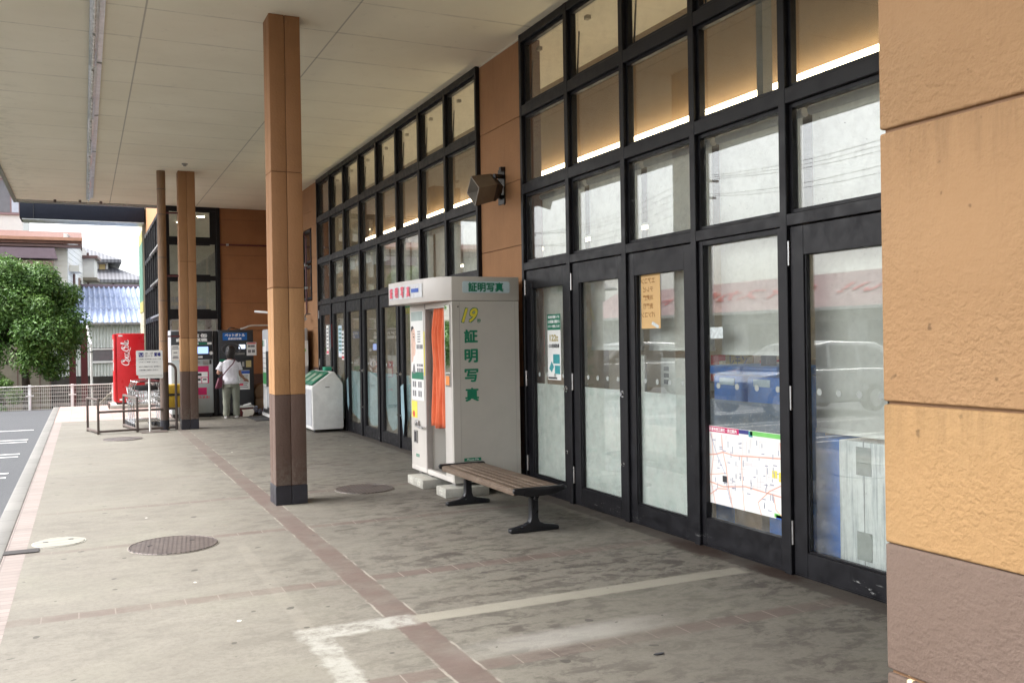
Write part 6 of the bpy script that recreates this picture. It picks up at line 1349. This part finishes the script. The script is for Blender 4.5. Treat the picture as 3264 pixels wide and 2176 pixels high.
# building at the upper left
hc = empty('white_apartment_house', (-6, 45, -1), 'upper storey of a white house with mauve window frame at the top left', 'house')
MB().box(-9, -2.45, 48.0, 54, -1, 9.6).build('wall', M['siding_white'], hc); MB().box(-9.3, -2.2, 47.4, 54.5, 9.6, 9.9).build('roof', M['roof_mauve'], hc)
w_ = MB().box(-4.0, -2.55, 47.9, 48.0, 7.75, 9.4).build('window', mat('frame_mauve', (.30, .20, .20), .5), hc)
MB().box(-3.9, -2.95, 47.88, 47.9, 7.85, 9.3).build('pane', M['pane_grey'], w_); MB().box(-2.88, -2.60, 47.88, 47.9, 7.85, 9.3).build('pane', mat('pane_pale', (.5, .55, .62), .2), w_)

# ================================================================ CAR PARK SIDE (seen in the door glass)
def car(label, paint):
    c = empty('parked_car', (0, 0, -.06), label, 'car', 'cars parked beside the walkway')
    L_, Wd = 4.35, 1.70
    # body side profile in (x along length, z); nose at +x
    low = [(-2.15, .38), (-2.10, .80), (-2.05, .92), (-1.2, .95), (.95, .95), (1.75, .86), (2.08, .72), (2.15, .50), (2.10, .28), (1.75, .22), (-1.7, .22), (-2.1, .28)]
    m_ = MB(); m_.prism(low, (0, -Wd/2, 0), (1, 0, 0), (0, 0, 1), (0, Wd, 0)); m_.build('body', paint, c, .07, 4)
    cab = [(-2.02, .93), (-1.88, 1.35), (-1.55, 1.50), (-.3, 1.55), (.35, 1.46), (1.18, .94)]
    V = []; n = len(cab)
    for s_, f_ in ((-1, 1), (1, 1)):
        for x, z in cab: V.append((x, s_*(Wd/2-.04-(z-.93)*.26), z))
    q = MB(); q.add(V, [tuple(range(n)), tuple(reversed(range(n, 2*n)))]+[(i, n+i, n+(i+1) % n, (i+1) % n) for i in range(n)]); q.build('cabin', paint, c, .05, 3)
    q = MB()
    for s_ in (-1, 1):
        for p in ([(-1.78, 1.0), (-1.66, 1.33), (-1.2, 1.42), (-1.0, 1.42), (-1.0, 1.0)], [(-.92, 1.0), (-.92, 1.43), (-.2, 1.46), (-.12, 1.0)], [(-.04, 1.0), (-.1, 1.45), (.32, 1.38), (.92, 1.0)]):
            pts = [(x, s_*(Wd/2-.036-(z-.93)*.26), z) for x, z in p]; pts2 = [(a, b-s_*.03, c2) for a, b, c2 in pts]; k = len(p)
            fs = [tuple(range(k)), tuple(reversed(range(k, 2*k)))]+[(i, k+i, k+(i+1) % k, (i+1) % k) for i in range(k)]; q.add(pts+pts2, fs)
    q.build('side_window', M['window_dark'], c)
    q = MB(); q.add([(.36, -.60, 1.46), (.36, .60, 1.46), (1.12, .72, .99), (1.12, -.72, .99)], [(0, 1, 2, 3)]); q.add([(-1.92, -.60, 1.36), (-1.92, .60, 1.36), (-2.045, .70, 1.0), (-2.045, -.70, 1.0)], [(3, 2, 1, 0)])
    o = q.build('windscreen', M['window_dark'], c); md = o.modifiers.new('s', 'SOLIDIFY'); md.thickness = .02; md.offset = 1
    for s_ in (-1, 1):
        for x in (-1.35, 1.35):
            w = MB().cyl((x, s_*(Wd/2-.17), .30), .30, s_*.19, 28, 'y').build('wheel', M['rubber'], c, .02); MB().cyl((x, s_*(Wd/2+.021), .30), .19, s_*.006, 20, 'y').build('rim', M['chrome'], w)
        q = MB(); q.obox((2.06, s_*.62, .66), (.07, 0, .02), (0, .16, 0), (0, 0, .07)); q.build('headlight', M['pale_blue'], c, .02); q = MB(); q.obox((-2.11, s_*.70, .80), (.03, 0, 0), (0, .10, 0), (0, 0, .12)); q.build('tail_light', M['red_ink'], c, .01)
        q = MB(); q.obox((.72, s_*(Wd/2+.06), 1.02), (.06, 0, 0), (0, .09, 0), (0, 0, .06)); q.build('mirror', paint, c, .02); q = MB(); q.box(-.75, -.58, s_*(Wd/2+.002), s_*(Wd/2+.03), .86, .89).box(.25, .42, s_*(Wd/2+.002), s_*(Wd/2+.03), .86, .89); q.each('door_handle', M['chrome'], c)
    q = MB(); q.box(2.13, 2.165, -.45, .45, .45, .60); q.build('grille', M['black_plastic'], c, .01); q = MB(); q.box(2.15, 2.175, -.17, .17, .34, .42); q.build('number_plate', M['white_plain'], c)
    return c
t = NT('car_white'); M['car_white'] = t.bsdf((.30, .31, .31), .25, 0, None, None, Coat_Weight=.6); t = NT('car_silver'); M['car_silver'] = t.bsdf((.40, .41, .42), .3, .4, None, None, Coat_Weight=.6)
c_ = car('silver hatchback parked nose-in beside the walkway, mirrored in the nearest door glass', M['car_white']); c_.location = (-5.1, 15.6, -.06)
c2 = copy_tree(c_); c2.location = (-5.3, 7.9, -.06); c2['label'] = 'second silver hatchback parked opposite the photo booth, mirrored in the door glass beside the map'
c3 = copy_tree(c_); c3.location = (-5.2, 23.2, -.06); c3['label'] = 'silver hatchback parked farthest down the lot near the mesh fence'
# discount store opposite
ds = empty('discount_store', (-32, 45, -.1), 'low discount store with faded pink roof band across the car park, mirrored in the glass', 'building')
MB().box(-44, -30, 22, 66, -.1, 3.0).build('wall', M['light_grey'], ds); MB().box(-45, -28.6, 20, 68, 3.0, 3.2).build('eave', M['white_plain'], ds)
q = MB(); q.prism([(-28.6, 3.2), (-32.6, 5.4), (-44, 5.4), (-44, 3.2)], (0, 20, 0), (1, 0, 0), (0, 0, 1), (0, 48, 0)); q.build('roof', mat('roof_pink', (.50, .31, .31), .6), ds)
d_ = Vector((-4, 0, 2.2)).normalized(); q = MB(); write(q, '365日 安い！ ディスカウント', (-30.6, 43, 4.32), 30, 1.7, (Vector((0, 1, 0)), d_), .03, 0, .03); q.build('lettering', M['red_ink'], ds)
q = MB()
for k in range(8): q.box(-30.02, -29.99, 24+5*k, 27.5+5*k, .3, 2.4)
q.build('shop_window', M['window_dark'], ds)
gh = empty('gable_house', (-24, 78, 0), 'grey house with broad shallow roof across the car park, mirrored in the upper panes', 'house')
MB().box(-34, -16, 74, 84, -.1, 6).build('wall', M['siding_cream'], gh); hip(gh, M['tiles'], -35.5, -14.5, 72.5, 85.5, 6.2, 9.5, 5)
# poles and wires
pole_xy = [(-19, 14), (-21, 40), (-23, 66)]
for k, (x, y) in enumerate(pole_xy):
    e = empty('utility_pole', (x, y, -.06), ['concrete utility pole nearest the street end of the car park', 'middle concrete utility pole across the car park', 'farthest concrete utility pole across the car park'][k], 'utility pole', 'utility poles across the car park')
    MB().cyl((x, y, -.06), .17, 11, 14, 'z', .10).build('pole', M['light_grey'], e, smooth=True); MB().box(x-.9, x+.9, y-.05, y+.05, 9.9, 10.02).box(x-.7, x+.7, y-.05, y+.05, 9.0, 9.1).build('cross_arm', M['grey_metal'], e)
q = MB()
for j, (dx, z) in enumerate(((-.8, 10.1), (0, 10.1), (.8, 10.1), (-.6, 9.15), (.6, 9.15), (0, 7.4), (0, 6.9))):
    pts = [(-17, -12)]+pole_xy+[(-25, 92)]
    for a, b in zip(pts[:-1], pts[1:]): q.tube([(a[0]+(b[0]-a[0])*i/8+dx, a[1]+(b[1]-a[1])*i/8, z-.9*(1-(2*i/8-1)**2)) for i in range(9)], .011, 5)
tag(q.build('overhead_wires', M['black_plastic'], None), 'sagging overhead wires strung between the utility poles', 'wires')
# litter
for k, (x, y, s_, lb) in enumerate(((2.76, 4.12, .025, 'tiny dark leaf lying on the walkway near the bottom of the picture'), )):
    q = MB(); q.prism([(-1.3, 0), (-.4, .5), (1.1, .35), (1.4, 0), (.7, -.5), (-.6, -.45)], (x, y, .004), (s_, 0, 0), (0, s_, 0), (0, 0, .004)); tag(q.build('leaf_litter', M['dark_ink'], None), lb, 'leaf')
